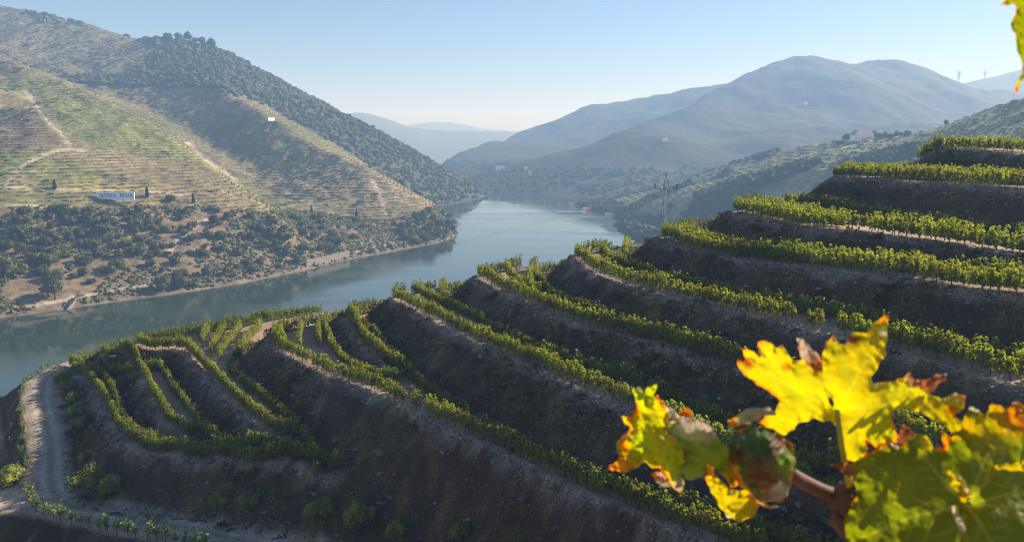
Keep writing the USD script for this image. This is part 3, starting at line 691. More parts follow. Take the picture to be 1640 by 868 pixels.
# the short extra rows on the wide noses (px, py, drop)
for lst in ([(322, 553, 34), (330, 541, 34), (337, 530, 34)], [(339, 570, 34), (345, 555, 34), (360, 533, 34)], [(352, 578, 34.1), (364, 560, 34), (385, 530, 34)], [(384, 580, 34.2), (386, 566, 34.1), (400, 545, 34), (419, 526, 34)],
            [(480, 556, 30), (481, 540, 30), (487, 516, 30)], [(455, 552, 30), (447, 540, 30), (462, 520, 30)], [(512, 556, 30), (510, 545, 30), (515, 520, 30)],
            [(668, 470, 25), (694, 486, 25), (730, 500, 25)], [(710, 482, 25), (708, 468, 25), (716, 452, 25)], [(812, 440, 21.5), (838, 463, 21.5), (862, 474, 21.5)], [(851, 468, 21.5), (847, 450, 21.5), (858, 432, 21.5)],
            [(962, 410, 17.8), (980, 425, 17.8), (1012, 438, 17.8)], [(1005, 428, 17.8), (1000, 410, 17.8), (1008, 392, 17.8)],
            [(230, 545, 34.2), (290, 536, 34.2), (350, 528, 34.2), (400, 524, 34.2)], [(220, 548, 34.2), (260, 538, 34.4), (330, 527, 34.6), (430, 522, 34.6)]):
    a = np.array(lst, float); w = at_drop(a[:, 0], a[:, 1], a[:, 2])
    row(smooth_line(w, .5), 1.2, gap=.01)
pi = UsdGeom.PointInstancer.Define(stage, '/World/far_grapevines')
targets = []
for k in range(len(VINES)):
    x = UsdGeom.Xform.Define(stage, f'/World/far_grapevines/vine_kind_{k}' if k else '/World/far_grapevines/vine_kind')
    x.GetPrim().GetReferences().AddInternalReference(VINES[k].GetPath()); targets.append(x.GetPath())
pi.CreatePrototypesRel().SetTargets(targets)
pi.CreateProtoIndicesAttr(Vt.IntArray([v[0] for v in rest_vines]))
pi.CreatePositionsAttr(Vt.Vec3fArray([Gf.Vec3f(*map(float, v[1])) for v in rest_vines]))
pi.CreateOrientationsAttr(Vt.QuathArray([Gf.Quath(math.cos(v[2] / 2), 0, 0, math.sin(v[2] / 2)) for v in rest_vines]))
pi.CreateScalesAttr(Vt.Vec3fArray([Gf.Vec3f(*map(float, v[3])) for v in rest_vines]))
tag(pi, 'inner, lower and far rows of green grapevines on the terraces', 'grapevines', kind='stuff')
print('rest vines', len(rest_vines))

# ------------------------------------------------------------------ loose schist stones and dry grass on the banks
sr = np.random.default_rng(31)
st = trimesh.creation.icosphere(0, 1.0); stv, stf = np.array(st.vertices), np.array(st.faces)
pos = []
for k in T:
    P, F = EDGE[k], FOOT[k]; n = F[:, 3:5]
    vis = np.where(visible(P[:, 0], P[:, 1], CAM_Z - P[:, 2]))[0]
    m = len(vis) * 16
    i = sr.choice(vis, m); patch = f3(P[i, 0], P[i, 1], 5, 91, 2)
    ok = sr.random(m) < np.clip((patch - .25) * 2.2, .05, 1)
    i = i[ok]; off = sr.gamma(1.3, .36, len(i)) - .5
    pos.append(np.column_stack([P[i, 0] + n[i, 0] * off + sr.normal(0, .2, len(i)), P[i, 1] + n[i, 1] * off + sr.normal(0, .2, len(i))]))
    m = len(vis) * 1; i = sr.choice(vis, m); t = sr.random(m)
    pos.append(P[i, :2] * (1 - t[:, None]) + F[i, :2] * t[:, None] + sr.normal(0, .2, (m, 2)))
pos = np.vstack(pos); pz = ground(pos[:, 0], pos[:, 1])
sc = sr.gamma(2.2, .042, (len(pos), 1)).clip(.035, .24) * np.array([[1.3, 1, .55]]) * sr.uniform(.7, 1.3, (len(pos), 3))
V, F = xform_mesh(stv, stf, np.column_stack([pos, pz + sc[:, 2] * .3]), sr.uniform(0, 6.28, len(pos)), sc)
V = V + sr.normal(0, .012, V.shape)
o = put('loose_stones', (V, F), 'slate_stone'); tag(o, 'broken schist stones scattered along the terrace edges and banks', 'stones', kind='stuff')
print('stones', len(pos))
gp = []
for k in T:
    P, F = EDGE[k], FOOT[k]; vis = np.where(visible(P[:, 0], P[:, 1], CAM_Z - P[:, 2]))[0]
    m = len(vis) * 22; i = sr.choice(vis, m); t = sr.uniform(-.25, 1.1, m)
    gp.append(P[i, :2] * (1 - t[:, None]) + F[i, :2] * t[:, None] + sr.normal(0, .4, (m, 2)))
gp = np.vstack(gp); keepg = f3(gp[:, 0], gp[:, 1], 6, 95, 3) > .47; gp = gp[keepg]
gz = ground(gp[:, 0], gp[:, 1])
tv, tf = [], []
for j in range(7):
    a = j * .9; h = .25 + .2 * sr.random(); d = .16
    tv += [[-.02 * math.sin(a), .02 * math.cos(a), 0], [.02 * math.sin(a), -.02 * math.cos(a), 0], [d * math.cos(a), d * math.sin(a), h]]; tf.append([3 * j, 3 * j + 1, 3 * j + 2])
V, F = xform_mesh(np.array(tv), np.array(tf), np.column_stack([gp, gz - .03]), sr.uniform(0, 6.28, len(gp)), sr.uniform(.5, 1.5, (len(gp), 1)) * np.ones((1, 3)))
o = put('dry_grass', (V, F), 'dry_grass'); tag(o, 'tufts of dry straw coloured grass on the banks', 'grass', kind='stuff')

rk = []
for k in T:
    P, F = EDGE[k], FOOT[k]; vis = np.where(visible(P[:, 0], P[:, 1], CAM_Z - P[:, 2]))[0]
    m = int(len(vis) * 3.5); i = sr.choice(vis, m); t = sr.uniform(-.05, 1.05, m); rk.append(P[i, :2] * (1 - t[:, None]) + F[i, :2] * t[:, None] + sr.normal(0, .3, (m, 2)))
rk = np.vstack(rk); rk = rk[f3(rk[:, 0], rk[:, 1], 4, 99, 3) > .47]
s_ = sr.gamma(2.5, .075, (len(rk), 1)).clip(.07, .5) * np.array([[1.4, .9, .6]]) * sr.uniform(.6, 1.4, (len(rk), 3))
V, F = xform_mesh(stv * (1 + .25 * np.random.default_rng(3).normal(size=(len(stv), 1))), stf, np.column_stack([rk, ground(rk[:, 0], rk[:, 1])]), sr.uniform(0, 6.28, len(rk)), s_)
o = put('bank_rocks', (V, F), 'bank_rock'); tag(o, 'dark angular schist rocks jutting from the banks', 'rocks', kind='stuff')
wd = []
for k in T:
    P, F = EDGE[k], FOOT[k]; vis = np.where(visible(P[:, 0], P[:, 1], CAM_Z - P[:, 2]))[0]
    m = len(vis) * 5; i = sr.choice(vis, m); t = sr.uniform(.05, 1.15, m); wd.append(P[i, :2] * (1 - t[:, None]) + F[i, :2] * t[:, None] + sr.normal(0, .3, (m, 2)))
wd = np.vstack(wd); wd = wd[f3(wd[:, 0], wd[:, 1], 7, 96, 3) > .5]
wv, wf = quads(np.column_stack([sr.normal(0, .3, (12, 2)), sr.uniform(.08, .5, 12)]), sr.normal(size=(12, 3)) + [0, 0, .5], .2, np.random.default_rng(8))
V, F = xform_mesh(wv, wf, np.column_stack([wd, ground(wd[:, 0], wd[:, 1])]), sr.uniform(0, 6.28, len(wd)), sr.gamma(3, .2, (len(wd), 1)).clip(.25, 1.5) * np.ones((1, 3)))
o = put('bank_weeds', (V, F), 'weed_leaf'); tag(o, 'low brownish weeds rooted in the dark banks', 'weeds', kind='stuff')

# ------------------------------------------------------------------ placing things seen at a pixel: cast the ray on to a landform
def cast(px, py, h, t0, t1, n=1500):
    r = ray(px, py); t = np.linspace(t0, t1, n)
    p = r[None] * t[:, None] + [0, 0, CAM_Z]
    below = p[:, 2] < h(p[:, 0], p[:, 1])
    if not below.any(): return None
    i = below.argmax(); q = p[i].copy(); q[2] = float(h(q[:1], q[1:2])[0]); return q
gl = lambda x, y: ground(x, y)

# bushes on the banks by the road
BUSH = []
for i in range(3):
    c = crown(300 + i, 11, 1500, .07, (1, 1, .9), .66)
    BUSH.append(class_prim(f'bush_{i}', [('foliage', c, 'bush_leaf', False), ('stem', tube([[0, 0, -.3], [.05, 0, .3], [0, .05, .8]], [.06, .05, .03], 5), 'trunk_bark', True)]))
for i, (px, py, dia, lab) in enumerate([
        (100, 612, 2.3, 'first and highest of the clipped round bushes in line beside the dirt road'), (108, 628, 2.4, 'second round bush down the line beside the dirt road'), (117, 648, 2.5, 'third round bush down the line beside the dirt road'),
        (122, 668, 2.5, 'fourth round bush down the line beside the dirt road'), (127, 686, 2.3, 'lowest round bush of the line beside the dirt road'), (133, 741, 1.6, 'small dark bush at the roadside above the big bush'),
        (143, 785, 3.6, 'largest dark green bush at the foot of the bank by the road bend'), (180, 790, 2.9, 'dark bush touching the right side of the largest roadside bush'), (160, 800, 2.0, 'low bush hanging over the road edge below the largest bush'),
        (350, 815, 2.1, 'round bush on the lower bank, left one of a pair'), (400, 820, 2.5, 'round bush on the lower bank, right one of a pair'), (513, 835, 3.1, 'yellow tipped round bush low on the bank at the bottom edge'),
        (577, 845, 3.0, 'dark shaded bush right of the yellow tipped bush'), (637, 862, 2.2, 'small dark bush at the bottom edge below the great bank'), (738, 868, 2.3, 'dark bush at the bottom edge of the great bank, rightmost'), (14, 775, 3.2, 'green bush on the sunny earth at the left edge')]):
    p = cast(px, py, gl, 60, 170)
    if p is None: continue
    copy_of(BUSH[i % 3], 'bush', lab, 'bush', p - [0, 0, .05], sr.uniform(0, 6), 'bushes on the banks by the road', (dia / 1.5, dia / 1.5, dia / 1.5 * sr.uniform(.85, 1.05)))
# a leafy sapling poking in at the bottom
sap = crown(333, 9, 900, .10, (.9, .9, 1.1), .5, .5)
p = cast(500, 900, gl, 50, 150)
if p is not None:
    o = thing('sapling', 'bright green leafy sapling poking up at the bottom edge', 'sapling', p, 0, None, (1.25, 1.25, 1.1))
    put('foliage', sap, 'young_leaf', o); put('trunk', tube([[0, 0, -.4], [.05, 0, .6], [0, 0, 1.4]], [.06, .05, .03], 6), 'trunk_bark', o, True)

# young vines along the road edge
YV = []
for i in range(4):
    r = np.random.default_rng(400 + i); parts = []; tr = []
    for j in range(6):
        a = r.uniform(0, 6.28); tip = np.array([math.cos(a) * r.uniform(.2, .6), math.sin(a) * r.uniform(.2, .6), r.uniform(.7, 1.35)])
        mid = tip * [.35, .35, .75]
        tr.append(tube([[0, 0, .35], mid, tip], [.014, .011, .006], 4))
        t = r.uniform(.25, 1, 12)[:, None]
        c = (1 - t) ** 2 * np.array([0, 0, .35]) + 2 * t * (1 - t) * mid + t * t * tip + r.normal(0, .07, (12, 3))
        parts.append(quads(c, r.normal(size=(12, 3)) + [0, 0, .8], .115, r))
    tr.append(tube([[0, 0, -.2], [.01, 0, .2], [0, 0, .4]], [.03, .025, .022], 5))
    YV.append(class_prim(f'young_vine_{i}', [('leaves', join(parts), 'young_leaf', False), ('stem', join(tr), 'vine_wood', True)]))
lowline = LOW[:, :2] + rn * .45
Ls = np.r_[0, np.cumsum(np.linalg.norm(np.diff(lowline, axis=0), axis=1))]
n_y = 0
for s in np.arange(1.5, Ls[-1], 1.5):
    s = s + sr.uniform(-.3, .3)
    x, y = np.interp(s, Ls, lowline[:, 0]), np.interp(s, Ls, lowline[:, 1]); z = float(ground(x, y))
    u, v = project(np.array([x, y, z]))
    if not (-30 < u < 760 and v < 890): continue
    if 640 < v and u < 60 and v < 800 and sr.random() < .4: continue
    if v < 600: st_, gr = 'young vine sprout beside the sunlit road bend above the river', 'young vines along the road bend'
    elif v < 790: st_, gr = 'young vine sprout along the left edge of the descending dirt road', 'young vines along the left road edge'
    else: st_, gr = 'pale young vine sprout on the near edge of the road at the bottom', 'young vines along the near road edge'
    copy_of(YV[n_y % 4], 'young_vine', st_, 'young vine', (x, y, z), sr.uniform(0, 6), gr, sr.uniform(.75, 1.3) * (1.5 if v > 790 else 1.0))
    if n_y % 3 == 0:
        copy_of(POST, 'vine_post', 'short weathered post among the ' + gr, 'post', (x + .5, y + .1, z - .5), 0.3, 'posts among the ' + gr)
    n_y += 1
slope_row = RL[:, :2] - rn * 7.2
for i in range(24, 110, 4):
    x, y = slope_row[i] + sr.normal(0, .3, 2); z = float(ground(x, y)); u, v = project(np.array([x, y, z]))
    if -25 < u < 200 and v < 790:
        copy_of(YV[i % 4], 'young_vine', 'young vine planted on the dark slope falling away left of the dirt road', 'young vine', (x, y, z), sr.uniform(0, 6), 'young vines on the slope left of the road', sr.uniform(.9, 1.5))
for i, (px, py, sc_, lab) in enumerate([(10, 600, 2.0, 'leafy young plant standing at the left edge against the river'), (20, 690, 1.0, 'young plant on the shaded slope left of the road, highest'), (22, 712, 1.1, 'young plant on the shaded slope left of the road, second'), (36, 728, 1.1, 'young plant on the shaded slope close to the road edge'), (26, 762, 1.5, 'leafy young plant beside the left edge bush'), (5, 735, 1.0, 'small plant on the sunny earth at the left border')]):
    p = cast(px, py, gl, 60, 200)
    if p is not None: copy_of(YV[i % 4], 'young_vine', lab, 'young vine', p, i, None, sc_)
# ------------------------------------------------------------------ trees and scrub across the river
SH = []
for i in range(5):
    c = crown(500 + i, 9 + i, 420, .17, (1, 1, [.95, .7, 1.1, .8, 1.0][i]), .78)
    SH.append(class_prim(f'round_tree_{i}', [('crown', c, 'shrub_leaf', False), ('trunk', tube([[0, 0, -.4], [.04, .02, .3], [0, 0, .8]], [.09, .07, .05], 5), 'trunk_bark', True)]))
zones = [([(-5, 345), (120, 335), (215, 340), (230, 400), (160, 455), (-5, 440)], 105, (6, 13), 'dark tree in the shaded left scrub', 'trees in the shaded left scrub'),
         ([(215, 340), (330, 330), (430, 345), (430, 400), (300, 420), (230, 430)], 62, (5, 11), 'olive green tree on the dry slope below the name wall', 'trees on the dry slope below the name wall'),
         ([(430, 345), (545, 345), (600, 360), (560, 395), (440, 412)], 44, (6, 11), 'tree in the gully mouth between the vineyard spurs', 'trees in the gully mouth'),
         ([(645, 350), (700, 335), (738, 350), (740, 372), (690, 388), (640, 385)], 40, (6, 12), 'tree on the headland tip by the water', 'trees on the headland tip'),
         ([(230, 430), (300, 425), (440, 412), (560, 395), (640, 388), (640, 398), (480, 430), (300, 460)], 30, (4, 9), 'shrub on the waterside bank', 'shrubs along the waterside bank')]
tr = np.random.default_rng(51); nt = 0
for poly, n, (a, b), lab, grp in zones:
    pl = Polygon(poly); x0, y0, x1, y1 = pl.bounds; done = 0; have = []
    for _ in range(4000):
        if done >= n: break
        q = (tr.uniform(x0, x1), tr.uniform(y0, y1))
        if not pl.contains(shapely.Point(q)) or any((q[0] - c[0]) ** 2 + ((q[1] - c[1]) * 1.6) ** 2 < (48 if n > 100 else 75) for c in have): continue
        p = cast(q[0], q[1] + 4, hL, 380, 1100)
        if p is None or p[2] < 1.5: continue
        have.append(q); d = tr.uniform(a, b) / 2.0 * (.8 if tr.random() < .3 else 1)
        lab2 = ('large ' if d > (a + b) / 4 * 1.15 else 'small ' if d < (a + b) / 4 * .85 else 'middle sized ') + lab + (', upper' if q[1] < y0 + (y1 - y0) * .42 else ', lower') + (' left part' if q[0] < x0 + (x1 - x0) * .36 else ' right part' if q[0] > x0 + (x1 - x0) * .68 else ' middle part')
        copy_of(SH[int(tr.integers(5))], 'hillside_tree', lab2, 'tree', p, tr.uniform(0, 6), grp, (d, d, d * tr.uniform(.8, 1.1))); done += 1
    nt += done
print('hillside trees', nt)
BT = class_prim('bright_tree', [('crown', crown(540, 12, 700, .13, (1, 1, 1.05), .75, .15), 'bright_tree_leaf', False), ('trunk', tube([[0, 0, -.4], [.04, .02, .3], [0, 0, .9]], [.10, .08, .05], 5), 'trunk_bark', True)])
for i, (px, py, dia, lab) in enumerate([(88, 480, 15, 'bright green round tree by the railway near the left edge'), (8, 455, 20, 'broad pale green tree cut by the left border above the railway'), (4, 503, 11, 'rounded bush at the waterside in the left corner'),
        (285, 462, 14, 'largest dark green waterside tree below the dry slope'), (262, 466, 13, 'broad waterside bush left of the largest waterside tree'), (364, 442, 8, 'bright bush on the bare bank above the water'), (274, 322, 9, 'lone round tree right of the white name wall'),
        (128, 397, 7, 'yellow green tree shining in the dark scrub'), (30, 372, 8, 'grey green tree at the upper left of the scrub'), (655, 365, 9, 'pale tree beside the small riverside house')]):
    p = cast(px, py, hL, 380, 1100)
    if p is not None:
        d = dia / 2.0; copy_of(BT if i in (0, 1, 2, 5, 7) else SH[i % 5], 'hillside_tree', lab, 'tree', p, i, None, (d, d, d * .95))
def cypress(seed):
    r = np.random.default_rng(seed); n = 500
    z = r.uniform(.05, 1, n); a = r.uniform(0, 6.28, n); rad = .145 * np.sqrt(np.clip(1 - z, 0, 1)) * np.clip(z * 9, .3, 1) * r.uniform(.75, 1.15, n)
    c = np.stack([rad * np.cos(a), rad * np.sin(a), z], 1); nn = np.stack([np.cos(a), np.sin(a), r.uniform(-.2, .6, n)], 1)
    core = trimesh.creation.cone(radius=.10, height=.92, sections=8); cv = np.array(core.vertices) + [0, 0, .05]
    return join([quads(c, nn, .05, r, .3, 1.3), (cv, np.array(core.faces))])
CYP = class_prim('cypress', [('crown', cypress(600), 'cypress_leaf', False), ('trunk', tube([[0, 0, -.05], [0, 0, .1]], [.03, .025], 5), 'trunk_bark', True)])
for px, py, hpx, lab in [(88, 304, 16, 'slim dark cypress left of the white name wall by the track'), (236, 316, 17, 'slim dark cypress just right of the white name wall'), (310, 325, 15, 'slim dark cypress on the dry slope, third from the left'), (571, 347, 13, 'slim dark cypress below the terraced middle spur'), (499, 341, 12, 'slim dark cypress at the lower edge of the middle spur')]:
    p = cast(px, py, hL, 380, 1200)
    if p is not None:
        hh = hpx * (p[1] / FPX) * 1.0; copy_of(CYP, 'cypress', lab, 'cypress', p, 0, None, (hh * 1.2, hh * 1.2, hh))
# skyline trees on the left ridge
TT = []
for i in range(3):
    TT.append(class_prim(f'tall_tree_{i}', [('crown', crown(620 + i, 9, 420, .15, (.8, .8, 1.15), .7, .15), 'shrub_leaf', False), ('trunk', tube([[0, 0, -.3], [.03, .02, .5], [-.02, 0, 1.2]], [.05, .04, .03], 5), 'trunk_bark', True)]))
def skyline_at(px):
    u = np.where((np.abs(uL - px) < 3) & (ZL2 > 20), vL, 9999.); i = np.unravel_index(np.argmin(u), u.shape)
    return np.array([XL[i], YL[i], ZL2[i]])
for i, (px, dia, hpx, lab) in enumerate([(272, 22, 12, 'leftmost tree of the ridge clump on the left skyline'), (288, 24, 14, 'second tree of the ridge clump on the left skyline'), (303, 24, 18, 'third and tallest tree of the ridge clump on the left skyline'), (316, 18, 12, 'fourth tree of the ridge clump on the left skyline'),
        (326, 20, 15, 'fifth slim tree of the ridge clump on the left skyline'), (343, 26, 18, 'rightmost broad tree of the ridge clump on the left skyline'), (374, 16, 9, 'lone tree standing on the left skyline past the clump'), (205, 15, 7, 'round tree on the skyline above the middle vineyard'), (70, 15, 8, 'lone tree on the far left skyline'),
        (55, 16, 5, 'low dark shrub on the far left skyline'), (100, 16, 5, 'low shrub right of the lone skyline tree'), (130, 16, 5, 'low rounded shrub on the skyline, third from the left'), (235, 15, 6, 'small tree on the skyline left of the ridge clump'), (252, 15, 7, 'small tree touching the ridge clump from the left')]):
    p = skyline_at(px); sc_ = p[1] / FPX
    copy_of(TT[i % 3] if hpx > 8 else SH[i % 5], 'skyline_tree', lab, 'tree', p - [0, 0, 1.5], i, None, (dia * sc_ / 2.5, dia * sc_ / 2.5, hpx * sc_ / 2.0))
# woods too dense to count: one mass of small crowns on each hill
def wood_mass(name, pts, dia, label, mat='wood_leaf', seed=0):
    r = np.random.default_rng(seed); Vs, Fs, n = [], [], 0
    ico = trimesh.creation.icosphere(0 if len(pts) > 3500 else 1, 1.0)
    for kk in range(4):
        v = np.array(ico.vertices) * r.uniform(.65, 1.25, (len(ico.vertices), 1)); v[:, 2] = v[:, 2] * .8 + .45
        sel = pts[kk::4]; s = r.uniform(dia[0], dia[1], (len(sel), 1)) / 2 * np.array([[1, 1, 1]]) * r.uniform(.8, 1.2, (len(sel), 3))
        V, F = xform_mesh(v, np.array(ico.faces), sel, r.uniform(0, 6.28, len(sel)), s); Vs.append(V); Fs.append(F + n); n += len(V)
        # a second, smaller lobe beside each
        off = sel + np.column_stack([r.normal(0, .35, (len(sel), 2)) * s[:, :1], s[:, 2] * .35])
        V, F = xform_mesh(v, np.array(ico.faces), off, r.uniform(0, 6.28, len(sel)), s * .7); Vs.append(V); Fs.append(F + n); n += len(V)
    o = put(name, (np.vstack(Vs), np.vstack(Fs)), mat); tag(o, label, 'trees', kind='stuff')
wr = np.random.default_rng(61)
def sample(mask, X, Y, H, n):
    i = wr.choice(np.flatnonzero(mask.ravel()), n); st_ = X[0, 1] - X[0, 0]
    x, y = X.ravel()[i] + wr.uniform(-.5, .5, n) * st_, Y.ravel()[i] + wr.uniform(-.5, .5, n) * st_
    return np.column_stack([x, y, H(x, y) - .3])
inframe = lambda u, v: (u > -40) & (u < 1680) & (v > -40) & (v < 700)
wm = wood & inframe(uL, vL) & (ZL > 2)
wood_mass('hillside_wood', sample(wm, XL, YL, hL, 5200), (5, 11), 'dark dense wood on the steep face running down to the river bend', seed=1)
brush = (scrub | headland) & inframe(uL, vL) & (ZL > 1) & (f3(XL, YL, 40, 97) > .36)
wood_mass('low_scrub', sample(brush, XL, YL, hL, 7500), (.9, 3.4), 'low dry scrub between the trees of the left slope', 'shrub_leaf', seed=2)
strip = in_poly([(95, 122), (160, 118), (250, 128), (255, 140), (120, 136)], uL, vL) & (YL > 1000)
wood_mass('hedge_line', sample(strip, XL, YL, hL, 120), (5, 9), 'line of dark bushes along the upper track', seed=3)
# far vineyards: vine rows following the contours
def contour_rows(name, mask, X, Y, H, Hs, step, n, label, seglen, seed, mat='row_leaf', skip=.30):
    r = np.random.default_rng(seed)
    p = sample(mask, X, Y, H, n)[:, :2]
    ofs = lambda x, y: (f3(x, y, 120, 58) - .5) * 4 if name == 'hillside_vine_rows' else 0 * x
    g = lambda q: np.stack([(Hs(q[:, 0] + 3, q[:, 1]) - Hs(q[:, 0] - 3, q[:, 1])) / 6, (Hs(q[:, 0], q[:, 1] + 3) - Hs(q[:, 0], q[:, 1] - 3)) / 6], 1)
    lev = None
    for _ in range(3):
        z = Hs(p[:, 0], p[:, 1]) + ofs(p[:, 0], p[:, 1])
        if lev is None: lev = (np.floor(z / step) + .12) * step
        gg = g(p); p = p - gg * ((z - lev) / np.maximum((gg ** 2).sum(1), .02))[:, None]
    gg = g(p); ang = np.arctan2(gg[:, 0], -gg[:, 1])
    ok = np.hypot(gg[:, 0], gg[:, 1]) > .08
    ok &= (f3(p[:, 0], p[:, 1], 30, seed + 5) > skip)
    p, ang = p[ok], ang[ok]
    v = np.array([[-.5, -.5, 0], [.5, -.5, 0], [.5, .5, 0], [-.5, .5, 0], [-.4, -.25, .8], [-.05, -.3, 1.1], [.42, -.2, .75], [.4, .3, .9], [0, .25, 1.0], [-.42, .3, .85]])
    f = np.array([[0, 5, 4], [0, 1, 5], [1, 6, 5], [1, 2, 7], [1, 7, 6], [2, 8, 7], [2, 3, 8], [3, 9, 8], [3, 0, 4], [3, 4, 9], [4, 5, 8], [4, 8, 9], [5, 6, 7], [5, 7, 8]])
    s = np.column_stack([r.uniform(.4, 1.5, len(p)) * seglen, r.uniform(.7, 1.3, len(p)), r.uniform(.45, 1.15, len(p))])
    V, F = xform_mesh(v, f, np.column_stack([p, H(p[:, 0], p[:, 1]) - .15]), ang, s)
    o = put(name, (V, F), mat); tag(o, label, 'vine rows', kind='stuff')
hLs = sampler(lx, ly, gaussian_filter(ZL, 1.5))
contour_rows('hillside_vine_rows', vinez & inframe(uL, vL) & ~tan1 & ~tmask, XL, YL, hL, sampler(lx, ly, ZL), stepz, 30000, 'fine green vine rows along the contours of the sunny hillside', 3.1, 71, skip=.24)
uN2, vN2 = project(np.stack([XN, YN, ZN2], -1))
contour_rows('distant_vine_rows', ~woodN & inframe(uN2, vN2) & (ZN > 9), XN, YN, hN, sampler(nx_, ny_, ZN), 3.4, 7000, 'hazy vine rows along the contours of the green hill', 3.5, 73)
wood_mass('green_hill_wood', sample(woodN & (ZN > 1) & inframe(uN2, vN2), XN, YN, hN, 2600), (4, 10), 'hazy woods in the folds of the green hill and along its shore', seed=4)
uM, vM = project(np.stack([XM, YM, ZM], -1))
wood_mass('mountain_wood', sample((ZM < 45) & (ZM > 2) & inframe(uM, vM), XM, YM, hM, 2600), (5, 11), 'hazy woods along the foot of the mountain by the water', seed=5)

# ------------------------------------------------------------------ things built by people
# the white wall with the estate's name
p = cast(182, 321, hL, 400, 900); sp = p[1] / FPX * 1.0
o = thing('name_wall', 'long white painted wall with an arrow shaped left end reading QUINTA NOVA', 'wall', p - [0, 0, .4], math.radians(3))
w = 66 * sp; h = 13 * sp
prof = Polygon([(-w / 2, h * .78), (-w / 2 + w * .055, h * .80), (-w / 2 + w * .10, h * .84), (-w / 2 + w * .10, h), (w / 2, h * 1.04), (w / 2, h * .1), (-w / 2 + w * .5, 0), (-w / 2 + w * .13, -h * .12)])
ex = trimesh.creation.extrude_polygon(prof, .8); v = np.array(ex.vertices)
put('wall', (np.column_stack([v[:, 0], -v[:, 2] + .4, v[:, 1]]), np.array(ex.faces)), 'white_paint', o)
def sign_letters(text, x0, x1, parent):
    xs = np.linspace(x0, x1, len(text))
    for c, x in zip(text, xs):
        m = meshkit.text_mesh(c, h * .48, .08); v = np.array(m.vertices); v[:, 0] -= v[:, 0].mean()
        put('letter', (np.column_stack([v[:, 0] * .78 + x, -v[:, 2] - .42, v[:, 1] + h * .42]), np.array(m.faces)), 'black_paint', parent)
sign_letters('QUINTA', -w / 2 + w * .215, -w / 2 + w * .54, o)
sign_letters('NOVA', -w / 2 + w * .70, -w / 2 + w * .925, o)
# blank white board high on the middle spur
p = cast(435, 196, hL, 700, 1300); sp = p[1] / FPX
o = thing('white_board', 'blank white board standing high on the middle vineyard spur', 'sign', p, math.radians(52))
put('panel', box((-6 * sp, -.15, 1.5 * sp), (6 * sp, .15, 7 * sp)), 'white_paint', o)
for x in (-4.5, 0, 4.5): put('leg', bar((x * sp, .3, -1), (x * sp, .3, 6.5 * sp), .18), 'dark_steel', o)
def house(name, label, loc, rot, L, Wd, H, storeys=1, chimney=True, roofh=.35, group=None):
    o = thing(name, label, 'house', loc, rot, group)
    put('wall', box((-L / 2, -Wd / 2, -2), (L / 2, Wd / 2, H)), 'white_paint', o)
    e = .35; rh = Wd * roofh
    pr = trimesh.creation.extrude_polygon(Polygon([(-Wd / 2 - e, 0), (Wd / 2 + e, 0), (0, rh)]), L + 2 * e); v = np.array(pr.vertices)
    rf = put('roof', (np.column_stack([v[:, 2] - L / 2 - e, v[:, 0], v[:, 1] + H + .003]), np.array(pr.faces)), 'roof_tile', o)
    if chimney: put('chimney', box((L * .2, -.4, H + rh * .4), (L * .2 + .8, .4, H + rh + .9)), 'white_paint', rf)
    n = max(2, int(L / 3.5))
    for s_ in range(storeys):
        z = 1.0 + s_ * (H / storeys)
        for i in range(n):
            x = -L / 2 + (i + .5) * L / n
            if s_ == 0 and i == n // 2:
                put('door', box((x - .5, -Wd / 2 - .06, 0), (x + .5, -Wd / 2 + .05, 2.1)), 'vine_wood', o)
            else:
                wn = put('window', box((x - .5, -Wd / 2 - .05, z), (x + .5, -Wd / 2 + .05, z + 1.3)), 'window_glass', o)
                put('sill', box((x - .6, -Wd / 2 - .15, z - .12), (x + .6, -Wd / 2 - .052, z - .01)), 'masonry', wn)
    return o
# estate house on the green hill: two wings with a small tower
p = cast(1380, 223, hN, 500, 1400); sp = p[1] / FPX
o = house('estate_house', 'long white estate house with a red roof among trees on the green hill', p - [0, 0, .5], .1, 32 * sp, 10, 7 * sp, 1)
put('tower', box((-14 * sp, -4, -1), (-9 * sp, 1, 12 * sp)), 'white_paint', o)
put('tower_roof', (np.array([[-14.5 * sp, -4.5, 12 * sp], [-8.5 * sp, -4.5, 12 * sp], [-8.5 * sp, 1.5, 12 * sp], [-14.5 * sp, 1.5, 12 * sp], [-11.5 * sp, -1.5, 16.5 * sp]]), np.array([[0, 1, 4], [1, 2, 4], [2, 3, 4], [3, 0, 4], [0, 2, 1], [0, 3, 2]])), 'roof_tile', o)
for i, (px, py, dia, hp, lab) in enumerate([(1355, 226, 17, 13, 'broad dark tree at the left end of the estate house'), (1370, 217, 8, 10, 'small tree behind the estate house tower'), (1400, 218, 10, 12, 'tree rising behind the right end of the estate house'), (1345, 232, 14, 9, 'lower tree left of the estate house'),
        (1475, 205, 12, 14, 'lone round tree on the crest of the green hill'), (1520, 196, 9, 7, 'small tree on the crest beside the bare earth patch'), (1560, 181, 9, 6, 'small bush on the crest of the green hill, upper'), (1610, 162, 15, 8, 'dark bush on the crest near the right edge'), (1535, 192, 10, 6, 'low bush right of the bare earth patch'), (1515, 200, 8, 8, 'bush at the left of the bare earth patch')]):
    p = cast(px, py, hN, 400, 1500)
    if p is None: p = at_depth(px, py, np.interp(px, ridN[:, 0] * 0 + np.linspace(905, 1900, len(ridN)), ridN[:, 1])); p[2] = float(hN(p[:1], p[1:2])[0])
    sp = p[1] / FPX
    copy_of(SH[i % 5], 'crest_tree', lab, 'tree', p - [0, 0, .5], i, None, (dia * sp / 2, dia * sp / 2, hp * sp / 1.5))
